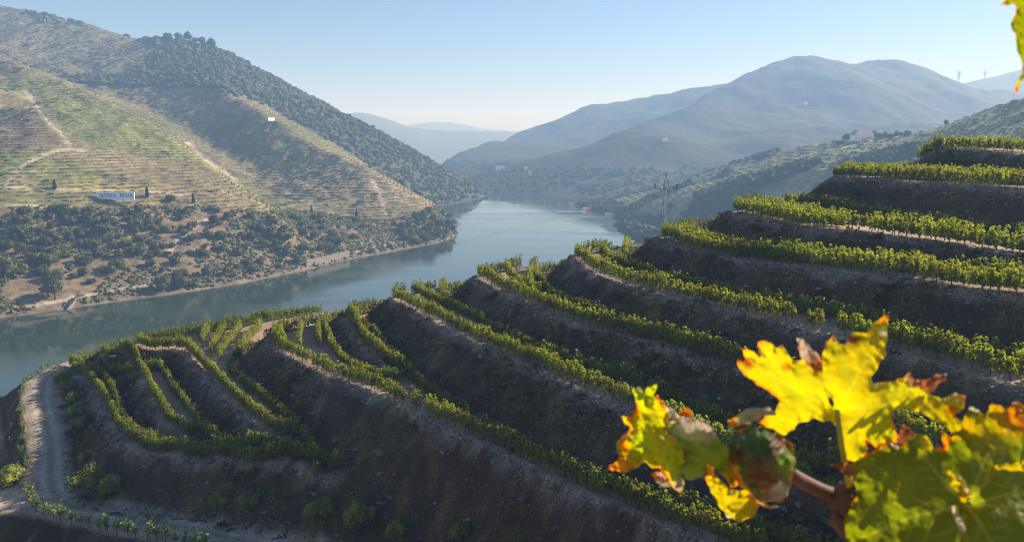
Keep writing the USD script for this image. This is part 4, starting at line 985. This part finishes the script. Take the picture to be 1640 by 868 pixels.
# riverside house on the headland, far cottages, landing stage
p = cast(642, 361, hL, 500, 1100); house('riverside_house', 'small white riverside house with a red tiled roof on the headland', p - [0, 0, .3], .15, 9, 6, 3.2)
p = cast(801, 272, hM, 1000, 3000)
if p is not None: house('distant_cottage', 'pale cottage with a red roof on the distant slope above the river', p, .2, 20, 9, 6)
for px, py, lab, L in ((842, 272, 'tiny white cottage on the mountain slope, upper', 10), (850, 279, 'tiny white cottage on the mountain slope, lower', 9), (1065, 226, 'tiny pale barn on the mountain face', 12), (1290, 168, 'tiny pale barn high on the mountain', 14)):
    p = cast(px, py, hM, 1000, 3500)
    if p is not None: house('distant_cottage', lab, p, .3, L, 7, 4, 1, False)
q = at_drop(np.array([908.]), np.array([341.]), np.array([CAM_Z]))[0]; sp = q[1] / FPX
o = thing('landing_stage', 'low pale landing stage floating at the far right bank', 'pontoon', q + [0, 0, .1])
put('deck', box((-17 * sp, -3, .3), (14 * sp, 3, 1.0)), 'pontoon_deck', o)
for i in range(4): put('float', box((-15 * sp + i * 9 * sp, -2.6, -.4), (-12 * sp + i * 9 * sp, 2.6, .298)), 'dark_steel', o)
put('gangway', box((14.1 * sp, -1, .6), (26 * sp, 1, 1.3)), 'pontoon_deck', o)
def boat(label, q, L, rot):
    o = thing('river_boat', label, 'boat', q, rot)
    hull = trimesh.convex.convex_hull(np.array([[-L / 2, -1.6, 1.4], [-L / 2, 1.6, 1.4], [L * .3, 1.6, 1.5], [L * .3, -1.6, 1.5], [L / 2, 0, 1.8], [-L / 2, -1.2, -.3], [-L / 2, 1.2, -.3], [L * .35, 0, -.3]]))
    put('hull', hull, 'white_paint', o); put('cabin', box((-L * .25, -1.1, 1.45), (L * .12, 1.1, 3.1)), 'white_paint', o); put('window', box((-L * .22, -1.13, 2.1), (L * .1, 1.13, 2.7)), 'window_glass', o); put('mast', bar((0, 0, 3.0), (0, 0, 5.2), .06), 'steel', o)
boat('white motor boat moored beside the landing stage', q + [24 * sp, 2, 0], 11, .3)
p = cast(934, 339, hN, 700, 1600)
if p is not None: house('boathouse', 'white boathouse with a flat pitched roof at the landing stage', p + [4, 4, 0], .4, 12, 8, 4, 1, False, .2)
p = cast(916, 330, hN, 700, 1600)
if p is not None: house('boathouse', 'small pale hut at the shore left of the white boathouse', p + [0, 4, 0], .1, 7, 5, 3.2, 1, False, .25)
p = cast(978, 347, hN, 700, 1600)
if p is not None: house('boathouse', 'low pale building on the shore right of the landing stage', p + [0, 4, 0], -.2, 14, 7, 3.2, 1, False, .2)
# stone steps down to the water, retaining wall along the railway
p = cast(112, 492, hL, 350, 700)
o = thing('river_steps', 'dark stone stairway down the bank to the water', 'steps', p + [0, 3, -.5], -.2)
for i in range(10): put('step', box((-1.6, -i * .75, 4.2 - i * .52), (1.6, -i * .75 + .78, 4.6 - i * .52)), 'dark_stone', o)
for s_ in (-1, 1): put('side_wall', (lambda e: (np.column_stack([np.array(e.vertices)[:, 2] - .25 + s_ * 1.9, np.array(e.vertices)[:, 0], np.array(e.vertices)[:, 1]]), np.array(e.faces)))(trimesh.creation.extrude_polygon(Polygon([(.9, 5.0), (.9, 2.5), (-7.2, -2.5), (-7.2, .1)]), .5)), 'masonry', o)
a_, b_ = cast(492, 425, hL, 400, 900), cast(560, 409, hL, 400, 1000)
if a_ is not None and b_ is not None:
    d = b_ - a_; Lw = math.hypot(d[0], d[1])
    o = thing('retaining_wall', 'low grey stone wall holding up the railway above the river', 'wall', a_ - [0, 3, 0], math.atan2(d[1], d[0]))
    for i in range(8):
        put('masonry_block', box((i * Lw / 8 + .05, -.5, -3), ((i + 1) * Lw / 8 - .05, .5, 4.0 + (i % 2) * .12)), 'masonry', o)
    put('coping', box((0, -.65, 4.15), (Lw, .65, 4.5)), 'masonry', o)
# power pylons and cables
def pylon(label, base, H, wb, wt, arm, armz, r, group=None, rot=0.0):
    o = thing('pylon', label, 'pylon', base, rot, group)
    hw = lambda z: (wb + (wt - wb) * z / H) / 2
    for sx in (-1, 1):
        for sy in (-1, 1): put('leg', bar((sx * hw(-2), sy * hw(-2), -2), (sx * hw(H), sy * hw(H), H), r * 1.05), 'steel', o)
    n = max(8, int(H / (wb * 1.05))) if r < .15 else 9
    for i in range(n):
        z0, z1 = H * i / n, H * (i + 1) / n; a, b = hw(z0), hw(z1); f = 1 if i % 2 else -1
        for (p0, p1) in (((-f * a, -a, z0), (f * b, -b, z1)), ((f * a, a, z0), (-f * b, b, z1)), ((-a, f * a, z0), (-b, -f * b, z1)), ((a, -f * a, z0), (b, f * b, z1))):
            put('brace', bar(p0, p1, r), 'galvanised_steel', o)
    for k, z in enumerate(armz):
        c = put('cross_arm', join([bar((-arm[k], 0, z), (arm[k], 0, z), r * 1.9), bar((-arm[k], 0, z), (-hw(z), 0, z + wt * 1.2), r), bar((arm[k], 0, z), (hw(z), 0, z + wt * 1.2), r)]), 'steel', o)
        for s_ in (-1, 1): put('insulator', join([bar((s_ * arm[k], 0, z + .02), (s_ * arm[k], 0, z + r * 14), r * 1.6, 6)] + [bar((s_ * arm[k], 0, z + r * (4 + 3 * j)), (s_ * arm[k], 0, z + r * (5 + 3 * j)), r * 3.4, 8) for j in range(3)]), 'dark_steel', c)
    put('peak', bar((0, 0, H), (0, 0, H + wt * 1.6), r * 1.5), 'steel', o)
    return o
PD = 245.0
top = at_depth(1067, 287, PD); gz = float(ground(top[0], PD))
H = top[2] - gz
pylon('grey steel lattice pylon with one cross arm behind the vineyard crest', (top[0], PD, gz), H, 2.3, 1.2, (3.6,), (H - 3.3,), .12)
ends = [np.array([-520, 420, 30.]), np.array([-560, 500, 12.])]
for i, (s_, e, sag) in enumerate(((-1, at_depth(-60, 440, 520), 12), (1, at_depth(-60, 478, 470), 15), (-1, at_depth(-60, 484, 440), 14))):
    a = np.array([top[0] + s_ * 3.4, PD, gz + H - 2.4 - .8 * (i == 2)]); t = np.linspace(0, 1, 60)[:, None]
    P = a * (1 - t) + e * t; P[:, 2] -= (4 * t * (1 - t))[:, 0] * sag
    o = put('power_cable', tube(P, .022, 4), 'steel', smooth=True)
    tag(o, ['upper power cable crossing the river from the pylon to the left slope', 'middle power cable crossing the river from the pylon', 'lowest power cable sagging over the river from the pylon'][i], 'cable')
for px, py0, py1, lab in ((1536, 95, 120, 'faint pylon on the far right shoulder of the mountain'), (1577, 111, 124, 'fainter small pylon right of the faint shoulder pylon')):
    d = 2760 if px < 1550 else 3900
    b = at_depth(px, py1, d); t_ = at_depth(px, py0, d); hh = t_[2] - b[2]
    if px < 1550: b[2] = float(hM(b[:1], b[1:2])[0]) - 2
    pylon(lab, b - [0, 0, 20 if px > 1550 else 3], hh + (20 if px > 1550 else 3), hh * .16, hh * .05, (hh * .16, hh * .13), (hh * .95, hh * .78), .3 if px < 1550 else .5)
# ------------------------------------------------------------------ the vine shoot close to the camera
def pigment(name, gloss=.35, transl=.6):
    usdkit.material(stage, '/World/Looks/' + name, {
        'a': ('attribute', {'attribute': 'col'}), 'g': ('geometry', {}), 'n': ('noise_texture', {'scale': 260.0, 'detail': 3.0}), 'n2': ('noise_texture', {'scale': 45.0, 'detail': 4.0}),
        'mr': ('map_range', {'from_min': .3, 'from_max': .7, 'to_min': .82, 'to_max': 1.15}), 'h': ('hsv', {}),
        'b': ('bump', {'strength': .35, 'distance': .0012}), 'p': ('principled_bsdf', {'roughness': .5, 'specular_ior_level': gloss}), 't': ('translucent_bsdf', {}), 'm': ('mix_closure', {'fac': transl}),
        'gm': ('hsv', {'saturation': 1.12, 'value': 1.25})},
        [('g.position', 'n.vector'), ('g.position', 'n2.vector'), ('n2.fac', 'mr.value'), ('mr.result', 'h.value'), ('a.color', 'h.color'), ('h.color', 'p.base_color'), ('h.color', 'gm.color'), ('gm.color', 't.color'),
         ('n.fac', 'b.height'), ('b.normal', 'p.normal'), ('p.BSDF', 'm.closure1'), ('t.BSDF', 'm.closure2')], surface='m.closure')
pigment('autumn_leaf'); pigment('withered_leaf', .15, .35)
YEL, LIME, GRN, DGRN, ORG, RED, BRN, PALE = (np.array(c) for c in ((.54, .41, .010), (.36, .40, .025), (.17, .23, .03), (.07, .11, .025), (.80, .26, .02), (.50, .07, .015), (.16, .06, .03), (.55, .42, .28)))
def leaf(parent, outline, centre, tips, depth, normal, base, name='leaf', label=None, step=2.6, cup=0.0, curl=.02, seed=0, edge_w=7.0, edge_amt=.7, spots=(), hole=None, tooth=2.0, mat='autumn_leaf', vein_c=None, wave=.012, dome=None, bend=None, vein_w=2.2, mix2=None):
    """a leaf blade grown from its outline: real size and tilt, cupped, waved and coloured by its own pigment"""
    r = np.random.default_rng(900 + seed)
    ol = LineString(list(outline) + [outline[0]]); L = ol.length
    s = np.arange(0, L, step); b = np.array([ol.interpolate(x).coords[0] for x in s])
    tg = np.roll(b, -1, 0) - np.roll(b, 1, 0); tg /= np.linalg.norm(tg, axis=1, keepdims=True) + 1e-9
    jag = (meshkit.noise(np.stack([s / 9, s * 0 + seed, s * 0], -1), 3) - .5) * 2 * tooth + (np.abs((s / 17) % 1 - .5) - .25) * tooth
    b = b + np.stack([-tg[:, 1], tg[:, 0]], 1) * jag[:, None]
    poly = Polygon(b).buffer(0)
    if poly.geom_type != 'Polygon': poly = max(poly.geoms, key=lambda g_: g_.area)
    if hole is not None: poly = poly.difference(Polygon(hole))
    rings = [np.array(poly.exterior.coords)[:-1]] + [np.array(q.coords)[:-1] for q in poly.interiors]
    bd = np.vstack([np.array([LineString(np.vstack([q, q[:1]])).interpolate(x).coords[0] for x in np.arange(0, LineString(np.vstack([q, q[:1]])).length, step)]) for q in rings])
    x0, y0, x1, y1 = poly.bounds
    gx_, gy_ = np.meshgrid(np.arange(x0, x1, step), np.arange(y0, y1, step)); gp_ = np.column_stack([gx_.ravel(), gy_.ravel()]) + r.uniform(-.3, .3, (gx_.size, 2)) * step
    ins = poly.buffer(-step * .55); gp_ = gp_[shapely.contains_xy(ins, gp_[:, 0], gp_[:, 1])]
    P = np.vstack([bd, gp_]); tri = Delaunay(P).simplices
    cen = P[tri].mean(1); tri = tri[shapely.contains_xy(poly, cen[:, 0], cen[:, 1])]
    dist, _ = cKDTree(bd).query(P)
    c = np.array(centre, float); p0 = at_cam(c, depth)
    n = np.asarray(normal, float); n = n / np.linalg.norm(n)
    R = ray(P[:, 0], P[:, 1]); rc = p0 - [0, 0, CAM_Z]
    t = (rc @ n) / (R @ n)
    rr = np.linalg.norm((P - c), axis=1) / 180.0
    vein = np.zeros(len(P)); groove = np.zeros(len(P))
    for q in tips:
        pl = [c, *[np.array(x, float) for x in (q if isinstance(q[0], (tuple, list)) else [q])]]
        ln = LineString(pl); d = shapely.distance(shapely.points(P), ln); along = shapely.line_locate_point(ln, shapely.points(P)) / ln.length
        wv = vein_w * (1.25 - .9 * along); vein = np.maximum(vein, np.exp(-(d / wv) ** 2)); groove += np.exp(-(d / 16) ** 2) * (1 - .5 * along)
        for f_ in (.25, .42, .58, .74):                  # side veins
            o_ = np.array(ln.interpolate(f_, normalized=True).coords[0]); dr_ = (np.array(pl[-1]) - c); dr_ /= np.linalg.norm(dr_)
            for sg in (-1, 1):
                an = sg * .8; e_ = o_ + np.array([dr_[0] * math.cos(an) - dr_[1] * math.sin(an), dr_[0] * math.sin(an) + dr_[1] * math.cos(an)]) * ln.length * .33 * (1.1 - f_)
                d = shapely.distance(shapely.points(P), LineString([o_, e_])); vein = np.maximum(vein, .6 * np.exp(-(d / (vein_w * .5)) ** 2))
    nz = meshkit.fbm(np.column_stack([P / 42, np.full(len(P), seed * 3.1)]), 4, 7); nz2 = meshkit.fbm(np.column_stack([P / 11, np.full(len(P), seed * 1.7)]), 3, 9)
    dt = cup * rr ** 2 + wave * (nz - .5) * 2 * np.clip(rr * 2, 0, 1) + .0035 * groove + curl * np.exp(-dist / 12) * (nz2 - .35) * 2
    if bend is not None: dt = dt + bend[1] * (np.clip(bend[0] - P[:, 1], 0, None) / 100) ** 2
    if dome is not None:
        cx_, cy_, ax_, ay_, amp = dome; q_ = 1 - ((P[:, 0] - cx_) / ax_) ** 2 - ((P[:, 1] - cy_) / ay_) ** 2; dt = dt - amp * np.sqrt(np.clip(q_, 0, 1))
    V = R * (t * (1 + dt))[:, None] + [0, 0, CAM_Z]
    col = np.tile(np.array(base, float), (len(P), 1))
    if mix2 is not None:
        k_ = np.clip((nz - .45) * 5, 0, 1)[:, None]; col = col * (1 - k_) + np.array(mix2) * k_
    age = edge_amt * np.exp(-dist / edge_w) * np.clip((nz - .40) * 4.2, 0, 1.6) + .25 * np.clip(rr - .75, 0, 1) * edge_amt
    for lim, cc in ((.28, ORG), (.58, RED), (.82, BRN)):
        k_ = np.clip((age - lim) * 5, 0, 1)[:, None]; col = col * (1 - k_) + cc * k_
    for (sx, sy, sr_, sc2) in spots:
        k_ = np.clip(1.35 - np.hypot(P[:, 0] - sx, P[:, 1] - sy) / sr_ + (nz2 - .5) * 1.2, 0, 1)[:, None]; col = col * (1 - k_) + np.array(sc2) * k_
    vc = np.array(vein_c if vein_c is not None else base * 1.0 + np.array([.12, .12, .03]))
    col = col * (1 - .55 * vein[:, None]) + vc * .55 * vein[:, None]
    o = put(name, (V, tri), mat, parent, smooth=True, col=np.clip(col, .005, .9))
    if label: tag(o, label)
    return o
def at_cam(c, depth): return ray(c[0], c[1]) * depth + [0, 0, CAM_Z]
def zoomA(pts): return [(1160 + x / 2.296, 490 + y / 2.296) for x, y in pts]
def zoomC(pts): return [(960 + x / 3.124, 590 + y / 3.124) for x, y in pts]
shoot = thing('vine_shoot', 'large backlit yellow and green vine leaves on a woody cane close in the lower right', 'vine shoot', at_cam((1370, 800), .42))
# children are given in world coordinates, so the shoot's own place is undone for them
shoot_x = UsdGeom.Xform.Define(stage, shoot.GetPath()); shoot_x.ClearXformOpOrder(); base_pt = at_cam((1370, 800), .42)
for a_ in ('xformOp:translate', 'xformOp:rotateZ'):
    shoot.RemoveProperty(a_)
shoot_x.AddTranslateOp().Set(Gf.Vec3d(*map(float, base_pt)))
_put = put
def put(name, mesh, mat, parent='/World', smooth=False, col=None, attrs=None):
    if parent is shoot: v, f = mesh; mesh = (np.asarray(v) - base_pt, f)
    return _put(name, mesh, mat, parent, smooth, col, attrs)
vw = lambda px, py: ray(px, py) / np.linalg.norm(ray(px, py))
A = zoomA([(605, 35), (603, 90), (590, 150), (598, 182), (575, 200), (560, 230), (540, 265), (546, 284), (600, 276), (640, 270), (668, 262), (690, 292), (740, 308), (770, 330), (800, 340), (850, 320), (893, 330), (880, 372), (848, 398), (872, 425), (876, 458), (840, 460), (790, 430), (740, 400), (680, 380), (622, 373), (612, 400), (622, 430), (640, 470), (640, 505), (600, 496), (560, 520), (520, 490), (530, 545), (490, 576), (462, 572), (440, 560), (425, 500), (414, 440), (400, 428), (335, 412), (280, 430), (225, 472), (182, 462), (122, 428), (150, 400), (190, 386), (206, 350), (180, 325), (120, 290), (75, 252), (46, 210), (52, 192), (82, 200), (64, 158), (110, 167), (134, 190), (120, 130), (150, 126), (192, 152), (214, 143), (232, 172), (262, 205), (282, 196), (270, 150), (290, 128), (322, 172), (345, 215), (358, 225), (366, 168), (378, 135), (402, 100), (418, 138), (445, 142), (470, 100), (520, 95), (556, 62), (590, 33)])
cA_ = zoomA([(415, 385)])[0]
leaf(shoot, A, cA_, [zoomA([(500, 240), (595, 60)]), zoomA([(640, 320), (860, 345)]), zoomA([(300, 330), (80, 195)]), zoomA([(330, 395), (150, 428)]), zoomA([(470, 450), (510, 560)]), zoomA([(380, 290), (300, 180)]), zoomA([(560, 420), (630, 480)]), zoomA([(700, 350), (840, 440)])],
     .40, vw(1340, 650) + .45 * SUN, YEL, label='bright yellow lobed leaf with browned tips', seed=1, cup=.05, curl=.015, wave=.009, edge_w=5, edge_amt=.62, mix2=LIME * .6 + YEL * .45,
     spots=[tuple(zoomA([(470, 125)])[0]) + (13, BRN), tuple(zoomA([(90, 212)])[0]) + (9, RED * .7), tuple(zoomA([(275, 150)])[0]) + (9, BRN * 1.6), tuple(zoomA([(840, 385)])[0]) + (12, ORG * .7), tuple(zoomA([(540, 550)])[0]) + (10, BRN), tuple(zoomA([(225, 225)])[0]) + (9, ORG * .8), tuple(zoomA([(700, 275)])[0]) + (8, RED * .7), tuple(zoomA([(330, 200)])[0]) + (10, LIME), tuple(zoomA([(590, 45)])[0]) + (9, ORG)],
     hole=zoomA([(380, 340), (395, 338), (405, 355), (400, 375), (388, 360)]), vein_c=(.62, .60, .10))
# withered curls on its edge
leaf(shoot, zoomA([(664, 262), (684, 240), (700, 265), (725, 272), (765, 262), (775, 250), (822, 248), (815, 275), (785, 290), (770, 312), (740, 318), (700, 300)]), zoomA([(735, 285)])[0], [], .398, vw(1480, 610) + [.3, .1, .5], BRN * 2.2, 'withered_edge', 'curled red brown leaf edge', seed=2, step=2, curl=.05, edge_amt=.5, mat='withered_leaf', mix2=PALE * .8)
leaf(shoot, zoomA([(265, 120), (292, 118), (318, 160), (345, 175), (360, 215), (362, 245), (335, 240), (300, 212), (280, 190)]), zoomA([(310, 180)])[0], [], .395, vw(1295, 568) + [.5, 0, .2], PALE, 'withered_edge', 'pale folded leaf tip', seed=3, step=2, curl=.05, edge_amt=.6, mat='withered_leaf', mix2=BRN * 1.6)
leaf(shoot, zoomA([(640, 470), (655, 432), (690, 452), (705, 478), (670, 515), (645, 520)]), zoomA([(670, 480)])[0], [], .402, vw(1450, 695), BRN * 1.5, 'withered_edge', 'dark brown shrivelled leaf edge', seed=4, step=2, curl=.05, edge_amt=.5, mat='withered_leaf')
leaf(shoot, zoomA([(10, 440), (18, 415), (55, 392), (100, 376), (160, 370), (188, 384), (190, 398), (150, 402), (110, 428), (60, 436), (30, 448)]), zoomA([(100, 405)])[0], [], .392, vw(1200, 665) + [0, -.2, .8], PALE * .9, 'curled_lobe', 'pale curled lobe with an orange tip', seed=5, step=2, curl=.02, edge_amt=.2, mat='withered_leaf', mix2=LIME * .7, spots=[tuple(zoomA([(30, 432)])[0]) + (9, ORG)], dome=(1205, 665, 45, 16, .03))
# large leaf in its own shade, lower right
B = zoomA([(388, 580), (430, 574), (470, 578), (500, 556), (530, 545), (565, 512), (600, 498), (650, 520), (690, 482), (722, 463), (752, 480), (768, 520), (805, 512), (792, 452), (830, 482), (868, 452), (882, 400), (902, 358), (940, 392), (960, 400), (985, 358), (1012, 366), (1040, 380), (1072, 348), (1110, 362), (1180, 420), (1260, 460), (1300, 560), (1290, 640), (1350, 720), (1300, 830), (1240, 900), (1200, 1000), (1080, 1040), (960, 1020), (860, 1090), (720, 1060), (600, 1010), (500, 960), (455, 880), (442, 790), (470, 730), (492, 680), (468, 640), (425, 605)])
cB_ = zoomA([(893, 728)])[0]
vB = vw(1540, 800); nB = vB - .86 * (vB @ SUN) * SUN
leaf(shoot, B, cB_, [zoomA([(820, 660), (690, 500)]), zoomA([(925, 650), (960, 560), (1070, 400)]), zoomA([(700, 770), (480, 860)]), zoomA([(1050, 690), (1300, 690)]), zoomA([(960, 830), (1080, 1000)]), zoomA([(1000, 600), (1250, 500)]), zoomA([(860, 860), (760, 1030)]), zoomA([(1100, 740), (1290, 840)])],
       .355, nB, np.array([.17, .195, .018]), label='large olive green leaf with pale veins and a reddened upper edge', seed=6, step=3.2, cup=.03, curl=.02, edge_w=9, edge_amt=.8, mix2=np.array([.14, .175, .018]), vein_c=(.46, .46, .08), vein_w=2.6, wave=.02, bend=(752, -.05),
     spots=[tuple(zoomA([(990, 430)])[0]) + (42, YEL * .75), tuple(zoomA([(1080, 400)])[0]) + (30, ORG * .7), tuple(zoomA([(880, 440)])[0]) + (22, YEL * .6 + RED * .2), tuple(zoomA([(745, 500)])[0]) + (14, YEL), tuple(zoomA([(430, 600)])[0]) + (22, BRN * 1.6)])
leaf(shoot, zoomA([(818, 602), (850, 612), (880, 640), (905, 680), (905, 712), (880, 722), (850, 690), (828, 650)]), zoomA([(862, 660)])[0], [zoomA([(820, 604)])], .345, vw(1535, 780) + .6 * SUN, YEL * .9, 'leaf_fold', 'small sunlit yellow fold at the heart of the large leaf', seed=7, step=2, edge_amt=.3, spots=[tuple(zoomA([(885, 695)])[0]) + (7, ORG)])
leaf(shoot, zoomA([(975, 584), (1020, 578), (1070, 580), (1110, 570), (1140, 590), (1100, 606), (1060, 602), (1010, 600)]), zoomA([(1040, 590)])[0], [], .348, vw(1610, 745) + .6 * SUN, YEL * .9, 'leaf_fold', 'narrow yellow sunlit fold near the right edge', seed=8, step=2, edge_amt=.3)
leaf(shoot, zoomA([(822, 738), (850, 735), (870, 770), (892, 815), (885, 832), (865, 820), (845, 775)]), zoomA([(856, 780)])[0], [], .345, vw(1530, 830), PALE * .9 + LIME * .2, 'leaf_fold', 'pale torn flap below the heart of the large leaf', seed=9, step=2, edge_amt=.1)
# the crumpled leaves at the left end of the shoot
C1 = zoomC([(110, 240), (150, 235), (188, 202), (180, 150), (165, 105), (198, 92), (226, 118), (252, 85), (283, 83), (274, 138), (320, 190), (370, 238), (335, 265), (330, 300), (362, 340), (402, 378), (432, 412), (424, 470), (402, 520), (428, 590), (408, 628), (368, 592), (330, 540), (300, 500), (262, 492), (225, 462), (190, 490), (130, 515), (70, 512), (45, 490), (100, 452), (80, 390), (108, 332), (140, 322), (152, 290), (118, 278)])
leaf(shoot, C1, zoomC([(330, 330)])[0], [zoomC([(250, 230), (200, 110)]), zoomC([(220, 340), (120, 260)]), zoomC([(230, 420), (90, 490)]), zoomC([(360, 450), (410, 600)])], .405, vw(1040, 700) + .35 * SUN + [-.1, 0, .1], LIME * 1.05, label='crumpled lime green leaf with an orange tip', seed=10, step=2.4, curl=.035, wave=.04, edge_w=7, edge_amt=.7, mix2=YEL * .5 + LIME * .5,
     spots=[tuple(zoomC([(95, 470)])[0]) + (24, ORG), tuple(zoomC([(110, 360)])[0]) + (12, ORG * .9), tuple(zoomC([(125, 250)])[0]) + (7, YEL), tuple(zoomC([(400, 590)])[0]) + (14, PALE * .8), tuple(zoomC([(270, 470)])[0]) + (12, YEL)])
leaf(shoot, zoomC([(318, 272), (378, 262), (352, 236), (300, 165), (272, 140), (290, 135), (330, 180), (400, 235), (470, 240), (545, 275), (600, 345), (645, 400), (690, 582), (662, 600), (632, 545), (590, 505), (548, 470), (520, 540), (470, 556), (430, 548), (405, 510), (428, 420), (404, 385), (360, 330), (330, 300)]), zoomC([(490, 380)])[0], [zoomC([(420, 300)]), zoomC([(620, 480)])], .395, vw(1110, 715) + [-.35, 0, .25], GRN * 1.3, label='folded green leaf with a pale upturned margin', seed=11, step=2.4, curl=.03, wave=.05, edge_w=6, edge_amt=.5, dome=(1110, 720, 50, 45, .05), mix2=LIME * .6,
     spots=[tuple(zoomC([(360, 215)])[0]) + (18, PALE * 1.15), tuple(zoomC([(430, 275)])[0]) + (20, PALE * 1.1), tuple(zoomC([(520, 285)])[0]) + (20, PALE * 1.1), tuple(zoomC([(570, 330)])[0]) + (14, PALE), tuple(zoomC([(420, 430)])[0]) + (10, BRN * 1.4)])
leaf(shoot, zoomC([(526, 480), (556, 468), (592, 545), (640, 600), (690, 612), (752, 598), (805, 690), (760, 745), (692, 772), (640, 742), (600, 688), (570, 630), (538, 580)]), zoomC([(640, 650)])[0], [zoomC([(700, 760)])], .41, vw(1165, 805) + .4 * SUN, YEL * .85, label='hanging yellow leaf below the cluster', seed=12, step=2.4, curl=.03, wave=.04, edge_w=6, edge_amt=.5, spots=[tuple(zoomC([(640, 760)])[0]) + (12, PALE * .8)])
leaf(shoot, zoomC([(640, 385), (676, 312), (750, 284), (850, 298), (912, 325), (962, 380), (988, 470), (962, 572), (942, 632), (885, 690), (800, 668), (742, 612), (690, 575), (652, 480)]), zoomC([(800, 400)])[0], [zoomC([(700, 480)]), zoomC([(880, 560)]), zoomC([(760, 300)])], .39, vw(1220, 740) + [-.1, 0, .3], DGRN * 1.2, label='dark green curled leaf going brown', seed=13, step=2.4, curl=.05, wave=.06, edge_w=9, edge_amt=.8, dome=(1220, 740, 60, 65, .10), mat='withered_leaf',
     spots=[tuple(zoomC([(820, 520)])[0]) + (26, BRN), tuple(zoomC([(860, 590)])[0]) + (24, BRN), tuple(zoomC([(900, 610)])[0]) + (14, PALE * .7), tuple(zoomC([(680, 440)])[0]) + (16, BRN), tuple(zoomC([(690, 500)])[0]) + (6, YEL), tuple(zoomC([(890, 380)])[0]) + (18, BRN * .9), tuple(zoomC([(940, 480)])[0]) + (18, GRN * 1.2)])
leaf(shoot, zoomC([(248, 528), (300, 515), (350, 560), (360, 592), (320, 585), (280, 560)]), zoomC([(300, 550)])[0], [], .41, vw(1057, 768), PALE * .8, 'withered_edge', 'small pinkish withered curl under the crumpled leaf', seed=14, step=2, curl=.05, mat='withered_leaf', spots=[tuple(zoomC([(275, 535)])[0]) + (8, ORG)])
leaf(shoot, zoomC([(395, 232), (405, 200), (425, 210), (440, 195), (455, 228), (470, 240), (440, 262), (405, 258)]), zoomC([(430, 235)])[0], [], .39, vw(1097, 665), BRN * 2, 'withered_edge', 'tiny brown withered tuft on the folded leaf', seed=15, step=2, curl=.08, mat='withered_leaf', mix2=ORG)
leaf(shoot, zoomC([(755, 600), (800, 640), (880, 680), (900, 690), (860, 700), (800, 672), (745, 640)]), zoomC([(820, 660)])[0], [], .40, vw(1222, 800), PALE * .7, 'withered_edge', 'rosy withered hem under the dark curled leaf', seed=16, step=2, curl=.06, mat='withered_leaf')
simple('cane_bark', (.13, .055, .028), .7, 60, .35, .3, bump=.0006)
simple('petiole_skin', (.50, .42, .04), .5, 60, .2, .35, transl=.3)
cp = [at_cam(q, d) for q, d in ((zoomC([(940, 520)])[0], .40), (zoomA([(280, 640)])[0], .405), (zoomA([(360, 680)])[0], .408), (zoomA([(440, 712)])[0], .41), (zoomA([(470, 745)])[0], .41), (zoomA([(478, 800)])[0], .405), (zoomA([(470, 900)])[0], .40))]
put('cane', tube(smooth_line(np.column_stack([cp]), .006), .0042, 10), 'cane_bark', shoot, True)
for q, rad in ((zoomA([(455, 715)])[0], .0095), (zoomA([(470, 690)])[0], .0075), (zoomA([(480, 825)])[0], .0075), (zoomA([(432, 790)])[0], .006)):
    v, f = blob(np.random.default_rng(5), rad, at_cam(q, .406), 2, .35); put('cane_node', (v, f), 'cane_bark', shoot, True)
put('petiole', tube(smooth_line(np.column_stack([[at_cam(cA_, .397), at_cam(zoomA([(422, 450)])[0], .392), at_cam(zoomA([(436, 540)])[0], .392), at_cam(zoomA([(455, 640)])[0], .40), at_cam(zoomA([(462, 700)])[0], .408)]]), .004), .0015, 8), 'petiole_skin', shoot, True)
put('petiole', tube(smooth_line(np.column_stack([[at_cam(cB_, .352), at_cam(zoomA([(800, 790)])[0], .385), at_cam(zoomA([(600, 815)])[0], .40), at_cam(zoomA([(480, 800)])[0], .406)]]), .004), .002, 8), 'petiole_skin', shoot, True)
put('petiole', tube(smooth_line(np.column_stack([[at_cam(zoomC([(520, 400)])[0], .402), at_cam(zoomC([(720, 470)])[0], .408), at_cam(zoomC([(940, 520)])[0], .402)]]), .004), .002, 8), 'petiole_skin', shoot, True)
# a leaf hanging in at the upper right corner
D = [(1600, 8), (1612, 0), (1622, -30), (1660, -60), (1720, -40), (1760, 10), (1730, 70), (1690, 95), (1652, 122), (1638, 128), (1632, 142), (1628, 150), (1624, 144), (1627, 135), (1636, 117), (1638, 104), (1630, 82), (1626, 58), (1619, 40), (1624, 25), (1628, 13), (1624, 7), (1608, 9)]
dl = thing('vine_leaf', 'green vine leaf with a red tip hanging in at the upper right corner', 'leaf', (0, 0, 0))
leaf(dl, D, (1680, 5), [[(1650, 60), (1630, 146)], (1605, 6), (1740, 50), (1670, -50)], .34, vw(1640, 60) + .35 * SUN, LIME * .5, name='blade', seed=20, step=2.2, curl=.008, tooth=1.0, edge_w=4, edge_amt=.4, spots=[(1628, 145, 7, RED * 1.4), (1632, 134, 8, YEL), (1618, 40, 5, BRN), (1637, 110, 6, BRN)])
put('petiole', tube([at_cam((1680, 5), .341), at_cam((1720, -60), .33), at_cam((1760, -140), .33)], .002, 8), 'petiole_skin', dl, True)
# ------------------------------------------------------------------ haze
usdkit.material(stage, '/World/Looks/haze_air', {'v': ('principled_volume', {'color': (.38, .63, 1.0), 'absorption_color': (1.0, 1.0, 1.0), 'density': HAZE_DENSITY, 'anisotropy': .12})}, volume='v.volume')
hz = put('haze', box((-12000, -3000, -10), (12000, 12000, 505)), 'haze_air')
tag(hz, kind='stuff')
